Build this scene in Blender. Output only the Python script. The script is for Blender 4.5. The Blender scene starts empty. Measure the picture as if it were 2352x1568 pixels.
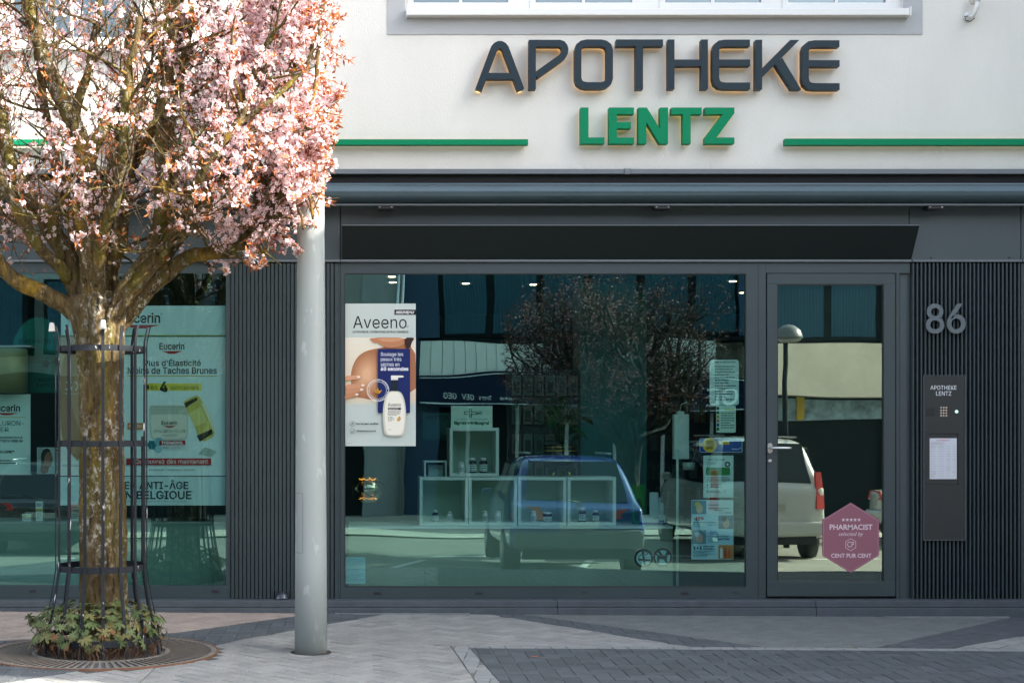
import bpy, math, random
from mathutils import Vector, Matrix, noise
random.seed(7)
R = math.radians
S = bpy.context.scene
# ---------------------------------------------------------------- camera, sky, sun, exposure
F = 3500.0            # focal length in units of the 2352-wide photograph
D0 = 3500.0/296.0     # camera to facade, metres
XC = (820-1176)/296.0
H = 1.436
cam_d = bpy.data.cameras.new('camera'); cam = bpy.data.objects.new('camera', cam_d)
S.collection.objects.link(cam); S.camera = cam
cam.location = (XC, -D0, H); cam.rotation_euler = (R(90), 0, 0)
cam_d.sensor_width = 36; cam_d.lens = 36*F/2352
cam_d.shift_x = 356/2352; cam_d.shift_y = 201/2352
cam_d.clip_start = 0.05; cam_d.clip_end = 600
SUN_EL, SUN_BACK = R(31), R(-20)     # from the right, a little from the street side
sv = Vector((math.cos(SUN_EL)*math.cos(SUN_BACK), math.cos(SUN_EL)*math.sin(SUN_BACK), math.sin(SUN_EL)))
sun_d = bpy.data.lights.new('sun', 'SUN'); sun_d.energy = 4.2; sun_d.angle = R(0.5); sun_d.color = (1, .93, .82)
sun = bpy.data.objects.new('sun', sun_d); S.collection.objects.link(sun)
sun.location = (12, -16, 14); sun.rotation_euler = sv.to_track_quat('Z', 'Y').to_euler()
w = bpy.data.worlds.new('World'); S.world = w; w.use_nodes = True
nt = w.node_tree; nt.nodes.clear()
sk = nt.nodes.new('ShaderNodeTexSky'); sk.sky_type = 'NISHITA'; sk.sun_disc = False
sk.sun_elevation = SUN_EL; sk.sun_rotation = math.atan2(sv.x, sv.y); sk.dust_density = 2.5; sk.air_density = 1.0; sk.ozone_density = 1.0
hs = nt.nodes.new('ShaderNodeHueSaturation'); hs.inputs['Saturation'].default_value = .55
bg = nt.nodes.new('ShaderNodeBackground'); bg.inputs['Strength'].default_value = .15
ow = nt.nodes.new('ShaderNodeOutputWorld')
nt.links.new(sk.outputs[0], hs.inputs['Color']); nt.links.new(hs.outputs[0], bg.inputs[0]); nt.links.new(bg.outputs[0], ow.inputs[0])
S.view_settings.view_transform = 'Standard'; S.view_settings.look = 'None'
S.view_settings.exposure = 2.16; S.view_settings.gamma = 1; S.view_settings.use_curve_mapping = False
S.render.engine = 'CYCLES'
S.cycles.use_denoising = True
S.cycles.max_bounces = 8; S.cycles.transparent_max_bounces = 24; S.cycles.glossy_bounces = 4
S.cycles.transmission_bounces = 6; S.cycles.caustics_reflective = False; S.cycles.caustics_refractive = False
S.cycles.sample_clamp_indirect = 6

# ---------------------------------------------------------------- placing helpers (metres; facade at y=0)
def P(px, py, Y=0.0):          # point at distance Y in front of the facade
    k = F/(D0-Y); return Vector((XC+(px-820)/k, -Y, H+(985-py)/k))
def V(px, py, Y):              # point across the street, as the shop glass mirrors it
    k = F/(D0+Y); return Vector((XC+(px-820)/k, -Y, H+(985-py)/k))
def gz(x): return .017-.006*max(-6, min(6, x))
def G(px, py):
    d = H*F/(py-985); return Vector((XC+(px-820)*d/F, -(D0-d), 0))
def street_z(y):
    p = [(-3.55, 0), (-8, -.45), (-12, -.62), (-24, -.65), (-400, -.7)]
    if y >= p[0][0]: return 0
    for (a, za), (b, zb) in zip(p, p[1:]):
        if y >= b: return za+(zb-za)*(y-a)/(b-a)
    return -.7

# ---------------------------------------------------------------- materials
def lin(v): v /= 255.0; return v/12.92 if v <= .04045 else ((v+.055)/1.055)**2.4
def rgb(r, g, b): return (lin(r), lin(g), lin(b), 1)
MATS = {}
def mat(name, col, rough=.5, metal=0, var=.0, vscale=3.0, bump=0, bscale=200, spec=.5, emit=None, es=1, coat=0, stretch=None, speck=None, detail=4):
    if name in MATS: return MATS[name]
    m = bpy.data.materials.new(name); m.use_nodes = True; t = m.node_tree; N = t.nodes; L = t.links
    b = N['Principled BSDF']; c = tuple(col)[:3]+(1,)
    b.inputs['Base Color'].default_value = c; b.inputs['Roughness'].default_value = rough
    b.inputs['Metallic'].default_value = metal; b.inputs['Specular IOR Level'].default_value = spec
    b.inputs['Coat Weight'].default_value = coat
    if emit: b.inputs['Emission Color'].default_value = tuple(emit)[:3]+(1,); b.inputs['Emission Strength'].default_value = es
    if var or bump or speck:
        tc = N.new('ShaderNodeTexCoord'); vec = tc.outputs['Object']
        if stretch:
            mp = N.new('ShaderNodeMapping'); mp.inputs['Scale'].default_value = stretch; L.new(vec, mp.inputs[0]); vec = mp.outputs[0]
    last = None
    if var:
        n = N.new('ShaderNodeTexNoise'); n.inputs['Scale'].default_value = vscale; n.inputs['Detail'].default_value = 6; n.inputs['Roughness'].default_value = .65
        L.new(vec, n.inputs['Vector'])
        r = N.new('ShaderNodeValToRGB'); r.color_ramp.elements[0].position = .3; r.color_ramp.elements[1].position = .7
        r.color_ramp.elements[0].color = tuple(x*(1-var) for x in c[:3])+(1,); r.color_ramp.elements[1].color = tuple(min(1, x*(1+var)) for x in c[:3])+(1,)
        L.new(n.outputs[0], r.inputs[0]); last = r.outputs[0]; L.new(last, b.inputs['Base Color'])
        mr = N.new('ShaderNodeMapRange'); mr.inputs[3].default_value = max(0, rough-.08); mr.inputs[4].default_value = min(1, rough+.1)
        L.new(n.outputs[0], mr.inputs[0]); L.new(mr.outputs[0], b.inputs['Roughness'])
    if speck:                                  # (colour, scale, threshold)
        n = N.new('ShaderNodeTexNoise'); n.inputs['Scale'].default_value = speck[1]; n.inputs['Detail'].default_value = 3
        L.new(vec, n.inputs['Vector'])
        r = N.new('ShaderNodeValToRGB'); r.color_ramp.elements[0].position = speck[2]; r.color_ramp.elements[1].position = speck[2]+.04
        L.new(n.outputs[0], r.inputs[0])
        mx = N.new('ShaderNodeMix'); mx.data_type = 'RGBA'; L.new(r.outputs[0], mx.inputs[0])
        if last: L.new(last, mx.inputs[6])
        else: mx.inputs[6].default_value = c
        mx.inputs[7].default_value = speck[0]; L.new(mx.outputs[2], b.inputs['Base Color'])
    if bump:
        n = N.new('ShaderNodeTexNoise'); n.inputs['Scale'].default_value = bscale; n.inputs['Detail'].default_value = detail
        L.new(vec, n.inputs['Vector'])
        bp = N.new('ShaderNodeBump'); bp.inputs['Strength'].default_value = bump; bp.inputs['Distance'].default_value = .01
        L.new(n.outputs[0], bp.inputs['Height']); L.new(bp.outputs[0], b.inputs['Normal'])
    MATS[name] = m; return m
def leafmat(name, c1, c2, trans=.5, rough=.6):   # thin petals and leaves: light passes through, colour differs per piece
    m = bpy.data.materials.new(name); m.use_nodes = True; t = m.node_tree; N = t.nodes; L = t.links; N.clear()
    o = N.new('ShaderNodeOutputMaterial'); g = N.new('ShaderNodeNewGeometry')
    r = N.new('ShaderNodeValToRGB'); r.color_ramp.elements[0].color = tuple(c1)[:3]+(1,); r.color_ramp.elements[1].color = tuple(c2)[:3]+(1,)
    L.new(g.outputs['Random Per Island'], r.inputs[0])
    d = N.new('ShaderNodeBsdfPrincipled'); d.inputs['Roughness'].default_value = rough; d.inputs['Specular IOR Level'].default_value = .25
    tr = N.new('ShaderNodeBsdfTranslucent'); mx = N.new('ShaderNodeMixShader'); mx.inputs[0].default_value = trans
    L.new(r.outputs[0], d.inputs['Base Color']); L.new(r.outputs[0], tr.inputs['Color'])
    L.new(d.outputs[0], mx.inputs[1]); L.new(tr.outputs[0], mx.inputs[2]); L.new(mx.outputs[0], o.inputs[0])
    MATS[name] = m; return m
def glassmat(name, refl, tint, rtint=(1, 1, 1), wave=.0):
    m = bpy.data.materials.new(name); m.use_nodes = True; t = m.node_tree; N = t.nodes; L = t.links; N.clear()
    o = N.new('ShaderNodeOutputMaterial'); tr = N.new('ShaderNodeBsdfTransparent'); tr.inputs[0].default_value = tuple(tint)+(1,)
    gl = N.new('ShaderNodeBsdfGlossy'); gl.inputs['Color'].default_value = tuple(rtint)+(1,); gl.inputs['Roughness'].default_value = 0
    mx = N.new('ShaderNodeMixShader'); lw = N.new('ShaderNodeLayerWeight'); lw.inputs[0].default_value = .5; pw = N.new('ShaderNodeMath'); pw.operation = 'POWER'; pw.inputs[1].default_value = 5
    mr = N.new('ShaderNodeMapRange'); mr.inputs[1].default_value = 0; mr.inputs[2].default_value = 1; mr.inputs[3].default_value = refl; mr.inputs[4].default_value = 1
    L.new(lw.outputs['Facing'], pw.inputs[0]); L.new(pw.outputs[0], mr.inputs[0]); L.new(mr.outputs[0], mx.inputs[0])
    if wave:
        tc = N.new('ShaderNodeTexCoord'); mp = N.new('ShaderNodeMapping'); mp.inputs['Scale'].default_value = (.7, 1, 1.6)
        n = N.new('ShaderNodeTexNoise'); n.inputs['Scale'].default_value = 1.1; n.inputs['Detail'].default_value = 1
        bp = N.new('ShaderNodeBump'); bp.inputs['Strength'].default_value = 1; bp.inputs['Distance'].default_value = wave
        L.new(tc.outputs['Object'], mp.inputs[0]); L.new(mp.outputs[0], n.inputs['Vector']); L.new(n.outputs[0], bp.inputs['Height']); L.new(bp.outputs[0], gl.inputs['Normal'])
    L.new(tr.outputs[0], mx.inputs[1]); L.new(gl.outputs[0], mx.inputs[2]); L.new(mx.outputs[0], o.inputs[0])
    MATS[name] = m; return m

# ---------------------------------------------------------------- mesh building
class MB:
    def __init__(s): s.v = []; s.f = []; s.m = []; s.sm = []
    def add(s, vs, fs, mi=0, sm=False):
        o = len(s.v); s.v += [tuple(v) for v in vs]
        for f in fs: s.f.append([i+o for i in f]); s.m.append(mi); s.sm.append(sm)
        return s
    def box(s, a, b, mi=0):
        x0, x1 = sorted((a[0], b[0])); y0, y1 = sorted((a[1], b[1])); z0, z1 = sorted((a[2], b[2]))
        return s.add([(x, y, z) for x in (x0, x1) for y in (y0, y1) for z in (z0, z1)],
                     [(0, 1, 3, 2), (4, 6, 7, 5), (0, 4, 5, 1), (2, 3, 7, 6), (0, 2, 6, 4), (1, 5, 7, 3)], mi)
    def slab(s, px0, py0, px1, py1, Ya, Yb, mi=0):     # box between photo rectangle read at Yb (its front)
        a = P(px0, py0, Yb); b = P(px1, py1, Yb)
        return s.box((a.x, -Ya, a.z), (b.x, -Yb, b.z), mi)
    def prism(s, pts, yb, yf, mi=0, sm=False):          # polygon [(x,z)] from y=yb (back) to y=yf (front)
        n = len(pts); ar = sum(pts[i][0]*pts[(i+1) % n][1]-pts[(i+1) % n][0]*pts[i][1] for i in range(n))
        if ar < 0: pts = pts[::-1]
        o = [(x, yf, z) for x, z in pts]+[(x, yb, z) for x, z in pts]
        s.add(o, [list(range(n)), list(range(2*n-1, n-1, -1))], mi)
        k = len(s.v)-2*n
        for i in range(n):
            j = (i+1) % n; s.f.append([k+i, k+n+i, k+n+j, k+j]); s.m.append(mi); s.sm.append(sm)
        return s
    def poly(s, pts, y, mi=0):
        n = len(pts); ar = sum(pts[i][0]*pts[(i+1) % n][1]-pts[(i+1) % n][0]*pts[i][1] for i in range(n))
        if ar < 0: pts = pts[::-1]
        return s.add([(x, y, z) for x, z in pts], [list(range(n))], mi)
    def tube(s, pts, rad, n=8, mi=0, cap=True, sm=True, wob=None):
        pts = [Vector(p) for p in pts]
        if not hasattr(rad, '__len__'): rad = [rad]*len(pts)
        base = len(s.v); up = None
        for i, p in enumerate(pts):
            d = (pts[min(i+1, len(pts)-1)]-pts[max(i-1, 0)])
            d = d.normalized() if d.length > 1e-9 else Vector((0, 0, 1))
            if up is None: up = d.orthogonal().normalized()
            up = (up-d*up.dot(d)); up = up.normalized() if up.length > 1e-6 else d.orthogonal().normalized()
            q = d.cross(up)
            for k in range(n):
                a = 2*math.pi*k/n; dv = up*math.cos(a)+q*math.sin(a); r = rad[i]
                if wob: r *= wob(p, dv)
                s.v.append(tuple(p+dv*r))
        for i in range(len(pts)-1):
            for k in range(n):
                a = base+i*n+k; b = base+i*n+(k+1) % n
                s.f.append([a, b, b+n, a+n]); s.m.append(mi); s.sm.append(sm)
        if cap:
            s.f.append([base+k for k in range(n)][::-1]); s.m.append(mi); s.sm.append(False)
            e = base+(len(pts)-1)*n; s.f.append([e+k for k in range(n)]); s.m.append(mi); s.sm.append(False)
        return s
    def lathe(s, c, prof, n=24, mi=0, sm=True, axis='z'):  # prof [(r,h)]
        base = len(s.v); c = Vector(c)
        for r, h in prof:
            for k in range(n):
                a = 2*math.pi*k/n
                d = Vector((r*math.cos(a), r*math.sin(a), h)) if axis == 'z' else (Vector((r*math.cos(a), -h, r*math.sin(a))) if axis == 'y' else Vector((h, r*math.cos(a), r*math.sin(a))))
                s.v.append(tuple(c+d))
        for i in range(len(prof)-1):
            for k in range(n):
                a = base+i*n+k; b = base+i*n+(k+1) % n
                s.f.append([a, b, b+n, a+n]); s.m.append(mi); s.sm.append(sm)
        s.f.append([base+k for k in range(n)][::-1]); s.m.append(mi); s.sm.append(False)
        e = base+(len(prof)-1)*n; s.f.append([e+k for k in range(n)]); s.m.append(mi); s.sm.append(False)
        return s
    def grid(s, fn, nu, nv, mi=0, sm=True):
        base = len(s.v)
        for i in range(nu+1):
            for j in range(nv+1): s.v.append(tuple(fn(i/nu, j/nv)))
        for i in range(nu):
            for j in range(nv):
                a = base+i*(nv+1)+j; s.f.append([a, a+nv+1, a+nv+2, a+1]); s.m.append(mi); s.sm.append(sm)
        return s
    def build(s, name, mats, parent=None, label=None, kind=None, bevel=0):
        o0 = ORG.get(parent, Vector((0, 0, 0))) if parent else Vector((0, 0, 0))
        me = bpy.data.meshes.new(name)
        me.from_pydata([(v[0]-o0.x, v[1]-o0.y, v[2]-o0.z) for v in s.v], [], s.f)
        for m in (mats if isinstance(mats, (list, tuple)) else [mats]): me.materials.append(m)
        me.polygons.foreach_set('material_index', s.m); me.polygons.foreach_set('use_smooth', s.sm); me.update()
        o = bpy.data.objects.new(name, me); S.collection.objects.link(o)
        if parent: o.parent = parent; ORG[o] = o0
        if label: o['label'] = label
        if kind: o['kind'] = kind
        if bevel:
            b = o.modifiers.new('bevel', 'BEVEL'); b.width = bevel; b.segments = 2; b.limit_method = 'ANGLE'
        return o
ORG = {}
def thing(name, label, cat, loc=(0, 0, 0), group=None):
    o = bpy.data.objects.new(name, None); S.collection.objects.link(o); o.location = loc; o.empty_display_size = .1
    o['label'] = label; o['category'] = cat; ORG[o] = Vector(loc)
    if group: o['group'] = group
    return o
def tag(o, label, cat, group=None):
    o['label'] = label; o['category'] = cat
    if group: o['group'] = group
    return o
def copy_tree(root, loc, label=None, rotz=0, scale=None):
    def cp(o, par):
        c = o.copy(); S.collection.objects.link(c)
        if par: c.parent = par
        for ch in list(o.children): cp(ch, c)
        return c
    r = cp(root, None); r.location = loc; r.rotation_euler = (0, 0, rotz)
    if scale: r.scale = scale
    if label: r['label'] = label
    ORG[r] = Vector(loc); return r
# ---- flat lettering fitted into a rectangle of the photograph
FONTS = {}
def font(kind):
    if kind not in FONTS:
        FONTS[kind] = None
        if kind == 'inter':
            try: FONTS[kind] = bpy.data.fonts.load(bpy.utils.resource_path('LOCAL')+'/datafiles/fonts/Inter.woff2')
            except Exception: pass
    return FONTS[kind]
def text_geo(body, fontk='inter', bold=0, shear=0):
    cu = bpy.data.curves.new('lettering', 'FONT'); cu.body = body; cu.align_x = 'CENTER'; cu.resolution_u = 3
    f = font(fontk)
    if f: cu.font = f
    cu.offset = bold; cu.shear = shear; cu.space_line = .95
    ob = bpy.data.objects.new('lettering', cu); me = bpy.data.meshes.new_from_object(ob)
    vs = [tuple(v.co) for v in me.vertices]; fs = [list(p.vertices) for p in me.polygons]
    bpy.data.objects.remove(ob); bpy.data.curves.remove(cu); bpy.data.meshes.remove(me)
    return vs, fs
def text_in(mb, body, x0, x1, y0, y1, Y, mi=0, fontk='inter', bold=0.01, shear=0, depth=0, mirror=False, PT=None):
    vs, fs = text_geo(body, fontk, bold, shear)
    if not vs: return
    ax = min(v[0] for v in vs); bx = max(v[0] for v in vs); ay = min(v[1] for v in vs); by = max(v[1] for v in vs)
    PT = PT or P
    a = PT(x0, y1, Y); b = PT(x1, y0, Y)
    out = []
    for v in vs:
        u = (v[0]-ax)/(bx-ax); t = (v[1]-ay)/(by-ay)
        if mirror: u = 1-u
        out.append((a.x+(b.x-a.x)*u, a.y, a.z+(b.z-a.z)*t))
    mb.add(out, fs if not mirror else [f[::-1] for f in fs], mi)
    if depth:
        mb.add([(x, y+depth, z) for x, y, z in out], [f[::-1] for f in fs], mi)
        ed = {}
        for f in fs:
            for i in range(len(f)):
                e = (f[i], f[(i+1) % len(f)]); ed[e] = 1
        sd = []; n = len(out)
        for (i, j) in ed:
            if (j, i) not in ed: sd.append((i, j))
        base = len(mb.v)-2*n
        for i, j in sd: mb.f.append([base+j, base+i, base+n+i, base+n+j]); mb.m.append(mi); mb.sm.append(False)
def rr(x0, y0, x1, y1, r, n=5):      # rounded rectangle, photo px
    pts = []
    for cx, cy, a0 in ((x1-r, y0+r, -90), (x1-r, y1-r, 0), (x0+r, y1-r, 90), (x0+r, y0+r, 180)):
        for i in range(n+1):
            a = R(a0+90*i/n); pts.append((cx+r*math.cos(a), cy+r*math.sin(a)))
    return pts
def disc(cx, cy, r, n=24, ry=None): return [(cx+r*math.cos(2*math.pi*i/n), cy+(ry or r)*math.sin(2*math.pi*i/n)) for i in range(n)]
def XZ(pts, Y): return [(P(x, y, Y).x, P(x, y, Y).z) for x, y in pts]
def ribbon(pts, w, closed=False):    # stroked outline of a 2D polyline -> list of quads
    n = len(pts); L = []; Rr = []
    for i in range(n):
        a = pts[(i-1) % n] if (closed or i > 0) else pts[i]; b = pts[(i+1) % n] if (closed or i < n-1) else pts[i]
        p = pts[i]
        d1 = Vector((p[0]-a[0], p[1]-a[1])); d2 = Vector((b[0]-p[0], b[1]-p[1]))
        if d1.length == 0: d1 = d2
        if d2.length == 0: d2 = d1
        d1.normalize(); d2.normalize(); t = (d1+d2).normalized(); nn = Vector((-t.y, t.x)); c = max(.4, nn.dot(Vector((-d1.y, d1.x))))
        h = w/2/c; L.append((p[0]+nn.x*h, p[1]+nn.y*h)); Rr.append((p[0]-nn.x*h, p[1]-nn.y*h))
    return L, Rr
def ribbon_prism(mb, pts, w, Y, yb, yf, closed=False, mi=0, conv=None, clipy=None):
    L, Rr = ribbon(pts, w, closed)
    if clipy:                         # flat foot: both ends cut level
        pass
    conv = conv or (lambda q: q)
    q = [XZ([conv(p)], Y)[0] for p in L]; r = [XZ([conv(p)], Y)[0] for p in Rr]
    n = len(pts); vs = [(x, yf, z) for x, z in q]+[(x, yf, z) for x, z in r]+[(x, yb, z) for x, z in q]+[(x, yb, z) for x, z in r]
    fs = []
    for i in range(n if closed else n-1):
        j = (i+1) % n
        fs += [(i, j, n+j, n+i), (2*n+j, 2*n+i, 3*n+i, 3*n+j), (j, i, 2*n+i, 2*n+j), (n+i, n+j, 3*n+j, 3*n+i)]
    if not closed: fs += [(0, n, 3*n, 2*n), (n-1, 3*n-1, 4*n-1, 2*n-1)]
    mb.add(vs, fs, mi)

# ---------------------------------------------------------------- shared materials
M_stucco = mat('stucco_white', (.665, .655, .605), .9, var=.045, vscale=1.6, stretch=(1, 1, .3), bump=.3, bscale=130, detail=6, spec=.2)
M_band = mat('plaster_grey', (.40, .41, .415), .9, var=.03, bump=.2, bscale=150, spec=.2)
M_frame = mat('anthracite_aluminium', (.034, .053, .058), .42, var=.06, vscale=2, bump=.03, bscale=400, spec=.5)
M_fascia = mat('anthracite_sheet', (.040, .061, .068), .38, metal=.0, var=.12, vscale=1.2, spec=.6)
M_lip = mat('grey_drip_edge', (.13, .15, .165), .4, var=.08, vscale=3)
M_rib = mat('ribbed_cladding', (.032, .049, .054), .33, var=.1, vscale=2, spec=.6)
M_dark = mat('near_black', (.012, .014, .015), .8)
M_stone = mat('bluestone', (.062, .076, .088), .55, var=.22, vscale=7, bump=.25, bscale=260, speck=((.3, .32, .33, 1), 90, .72))
M_stone_edge = mat('bluestone_edge', (.17, .19, .2), .6, var=.2, vscale=30)
M_white = mat('white_upvc', (.68, .68, .66), .35)
M_letter = mat('letter_anthracite', (.010, .024, .034), .45, spec=.25)
M_green = mat('letter_green', (.0, .20, .085), .55, spec=.15)
M_side = mat('letter_return', (.2, .21, .2), .5)
M_led = mat('led_strip', (1, .7, .35), .5, emit=(1, .55, .16), es=.8)
M_black = mat('black_plastic', (.02, .02, .022), .4)
M_steel = mat('brushed_steel', (.6, .6, .6), .28, metal=1, var=.05, vscale=60)
G_window = glassmat('window_glass', .25, (.55, .74, .73), (.46, .82, .77), wave=.0018)
G_door = glassmat('door_glass', .34, (.5, .68, .62), (.78, .95, .84), wave=.0012)
G_plain = bpy.data.materials.new('window_glass_inner'); G_plain.use_nodes = True; G_plain.node_tree.nodes.clear()
_o = G_plain.node_tree.nodes.new('ShaderNodeOutputMaterial'); _t = G_plain.node_tree.nodes.new('ShaderNodeBsdfTransparent'); G_plain.node_tree.links.new(_t.outputs[0], _o.inputs[0])
G_clear = glassmat('clear_glass', .08, (.93, .96, .95))
# ================================================================= ground
def sheet(name, mats, rows, xs, zoff=0, kind='structure'):
    mb = MB()
    for (ya, yb) in rows:
        for xa, xb in zip(xs, xs[1:]):
            mb.add([(x, y, street_z(y)+zoff+(gz(x) if y > -3.56 else 0)) for x, y in ((xa, yb), (xb, yb), (xb, ya), (xa, ya))], [(0, 1, 2, 3)])
    return mb.build(name, mats, None, kind=kind)
M_asphalt = mat('asphalt', (.20, .195, .165), .9, var=.18, vscale=1.5, bump=.5, bscale=120, speck=((.3, .3, .28, 1), 140, .68))
M_slabs = mat('street_paving', (.40, .385, .32), .9, var=.15, vscale=1.0, bump=.4, bscale=60)
M_earth = mat('open_ground', (.16, .15, .12), .95, var=.2, vscale=.3)
o = sheet('ground', M_earth, [(20, -300)], [-300, 300], -1.2)
sheet('road', M_asphalt, [(-5.2, -8), (-8, -12), (-12, -17)], [-60, -20, 0, 20, 60])
sheet('far_pavement', M_slabs, [(-17, -24), (-24, -60)], [-60, -20, 0, 20, 60], .03)
sheet('parking_strip', M_slabs, [(-3.56, -5.2)], [-60, -20, 0, 20, 60], .0)
M_line = mat('road_paint', (.62, .62, .58), .8, var=.15, vscale=8)
def line(pts):
    mb = MB(); mb.add([(x, y, street_z(y)+.006) for x, y in pts], [list(range(len(pts)))]); o = mb.build('road_marking', M_line, None, kind='structure')
for x0 in (-6.2, -3.6, -1.0, 1.6, 4.2, 6.8):
    line([(x0, -8), (x0+.12, -8), (x0+.9, -11.9), (x0+.78, -11.9)])
line([(-30, -5.32), (30, -5.32), (30, -5.44), (-30, -5.44)])
for x0 in range(-12, 14, 3):
    line([(x0, -12.6), (x0+1.2, -12.6), (x0+1.2, -12.75), (x0, -12.75)])

# ---- pavement: herringbone pavers clipped to the coloured fields of the photograph
def clip(poly, reg):
    out = poly
    for i in range(len(reg)):
        a, b = reg[i], reg[(i+1) % len(reg)]; inp = out; out = []
        if not inp: return []
        def side(p): return (b[0]-a[0])*(p[1]-a[1])-(b[1]-a[1])*(p[0]-a[0])
        for j in range(len(inp)):
            p, q = inp[j], inp[(j+1) % len(inp)]; sp, sq = side(p), side(q)
            if sp >= 0: out.append(p)
            if sp*sq < 0:
                t = sp/(sp-sq); out.append((p[0]+(q[0]-p[0])*t, p[1]+(q[1]-p[1])*t))
    return out
def area(p): return sum(p[i][0]*p[(i+1) % len(p)][1]-p[(i+1) % len(p)][0]*p[i][1] for i in range(len(p)))/2
def inset(p, d):
    n = len(p); out = []
    for i in range(n):
        a, b, c = Vector(p[i-1]), Vector(p[i]), Vector(p[(i+1) % n])
        u = (b-a); v = (c-b)
        if u.length < 1e-5 or v.length < 1e-5: return None
        u.normalize(); v.normalize(); n1 = Vector((-u.y, u.x)); n2 = Vector((-v.y, v.x)); m = n1+n2
        if m.length < .3: return None
        m.normalize(); k = d/max(.35, m.dot(n1)); out.append((b.x+m.x*k, b.y+m.y*k))
    return out if area(out) > 1e-4 else None
def ccw(p): return p if area(p) > 0 else p[::-1]
def gp(*a): return ccw([tuple(G(x, y)[:2]) for x, y in a])
def herring(x0, x1, y0, y1, w, l, ang, cx=0, cy=0):
    ca, sa = math.cos(ang), math.sin(ang); out = []
    rad = math.hypot(x1-x0, y1-y0)/2+1; mx, my = (x0+x1)/2, (y0+y1)/2; N = int(rad/w)+4
    for i in range(-N, N):
        for j in range(-N, N):
            m = (i-j) % 4
            if m == 0: q = (i, j, i+2, j+1)
            elif m == 3: q = (i, j, i+1, j+2)
            else: continue
            c = [(q[0]*w, q[1]*w), (q[2]*w, q[1]*w), (q[2]*w, q[3]*w), (q[0]*w, q[3]*w)]
            c = [(mx+x*ca-y*sa, my+x*sa+y*ca) for x, y in c]
            if max(p[0] for p in c) > x0 and min(p[0] for p in c) < x1 and max(p[1] for p in c) > y0 and min(p[1] for p in c) < y1: out.append(ccw(c))
    return out
def paver_mats(nm, c, v=.08, spk=(.5, .5, .48, 1)):
    return [mat('paver_%s_%d' % (nm, i), [x*(1+d) for x in c], .85, var=.12, vscale=6, bump=.5, bscale=220, speck=(spk, 170, .66)) for i, d in enumerate((-v, 0, v))]
MP = {'pink': paver_mats('pink', (.335, .275, .235)), 'light': paver_mats('light', (.25, .254, .242), .11), 'mid': paver_mats('mid', (.14, .155, .15), .05),
      'band': paver_mats('band', (.074, .084, .093), .12, (.3, .31, .33, 1)), 'dark': paver_mats('dark', (.068, .079, .086), .16, (.22, .23, .24, 1)), 'pale': paver_mats('pale', (.23, .24, .235), .05)}
M_joint = {'pink': mat('joint_a', (.07, .055, .045), .95), 'light': mat('joint_b', (.06, .06, .055), .95), 'mid': mat('joint_c', (.17, .17, .16), .95),
           'band': mat('joint_d', (.07, .075, .08), .95), 'dark': mat('joint_e', (.22, .23, .225), .95, var=.2, vscale=30), 'pale': mat('joint_f', (.13, .13, .12), .95)}
far = -3.56
B0 = 1409
fields = [   # (colour, region in photo px on the ground, angle, joint, paver w, l)
 ('pink', gp((-700, B0), (770, B0), (400, 1463), (-700, 1520)), R(45), .0042, .1, .2),
 ('band', gp((770, B0), (925, B0), (560, 1476), (380, 1520), (-700, 1700), (-700, 1520), (400, 1463)), 0, .0015, .1, .2),
 ('light', gp((925, B0), (1085, B0), (1590, 1489), (1075, 1489), (1035, 1489), (560, 1476)), R(45), .0042, .1, .2),
 ('light', gp((560, 1476), (1035, 1489), (1112, 1600), (300, 1600), (380, 1520)), R(45), .0042, .1, .2),
 ('light', gp((380, 1520), (300, 1600), (-700, 1900), (-700, 1700)), R(45), .0042, .1, .2),
 ('band', gp((1085, B0), (1155, B0), (1755, 1488), (1590, 1488.5)), 0, .0015, .1, .2),
 ('mid', gp((1155, B0), (2352, B0), (2310, 1418), (2010, 1488), (1755, 1488)), R(45), .0012, .1, .2),
 ('band', gp((2352, B0), (3300, B0), (3300, 1415), (2500, 1432), (2180, 1488), (2010, 1488), (2310, 1418)), R(45), .002, .1, .2),
 ('light', gp((2180, 1488), (2500, 1432), (3300, 1415), (3300, 1488)), R(45), .0042, .1, .2),
 ('pale', gp((1075, 1488.4), (3300, 1488.4), (3300, 1494), (1078, 1494)), 0, .0028, .1, .2),
 ('pale', gp((1035, 1488.6), (1075, 1488.6), (1172, 1600), (1112, 1600)), R(-8), .003, .1, .2),
 ('dark', gp((1078, 1494.2), (3300, 1494.2), (3300, 1600), (1172, 1600)), 0, .0028, .1, .2),
]
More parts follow.
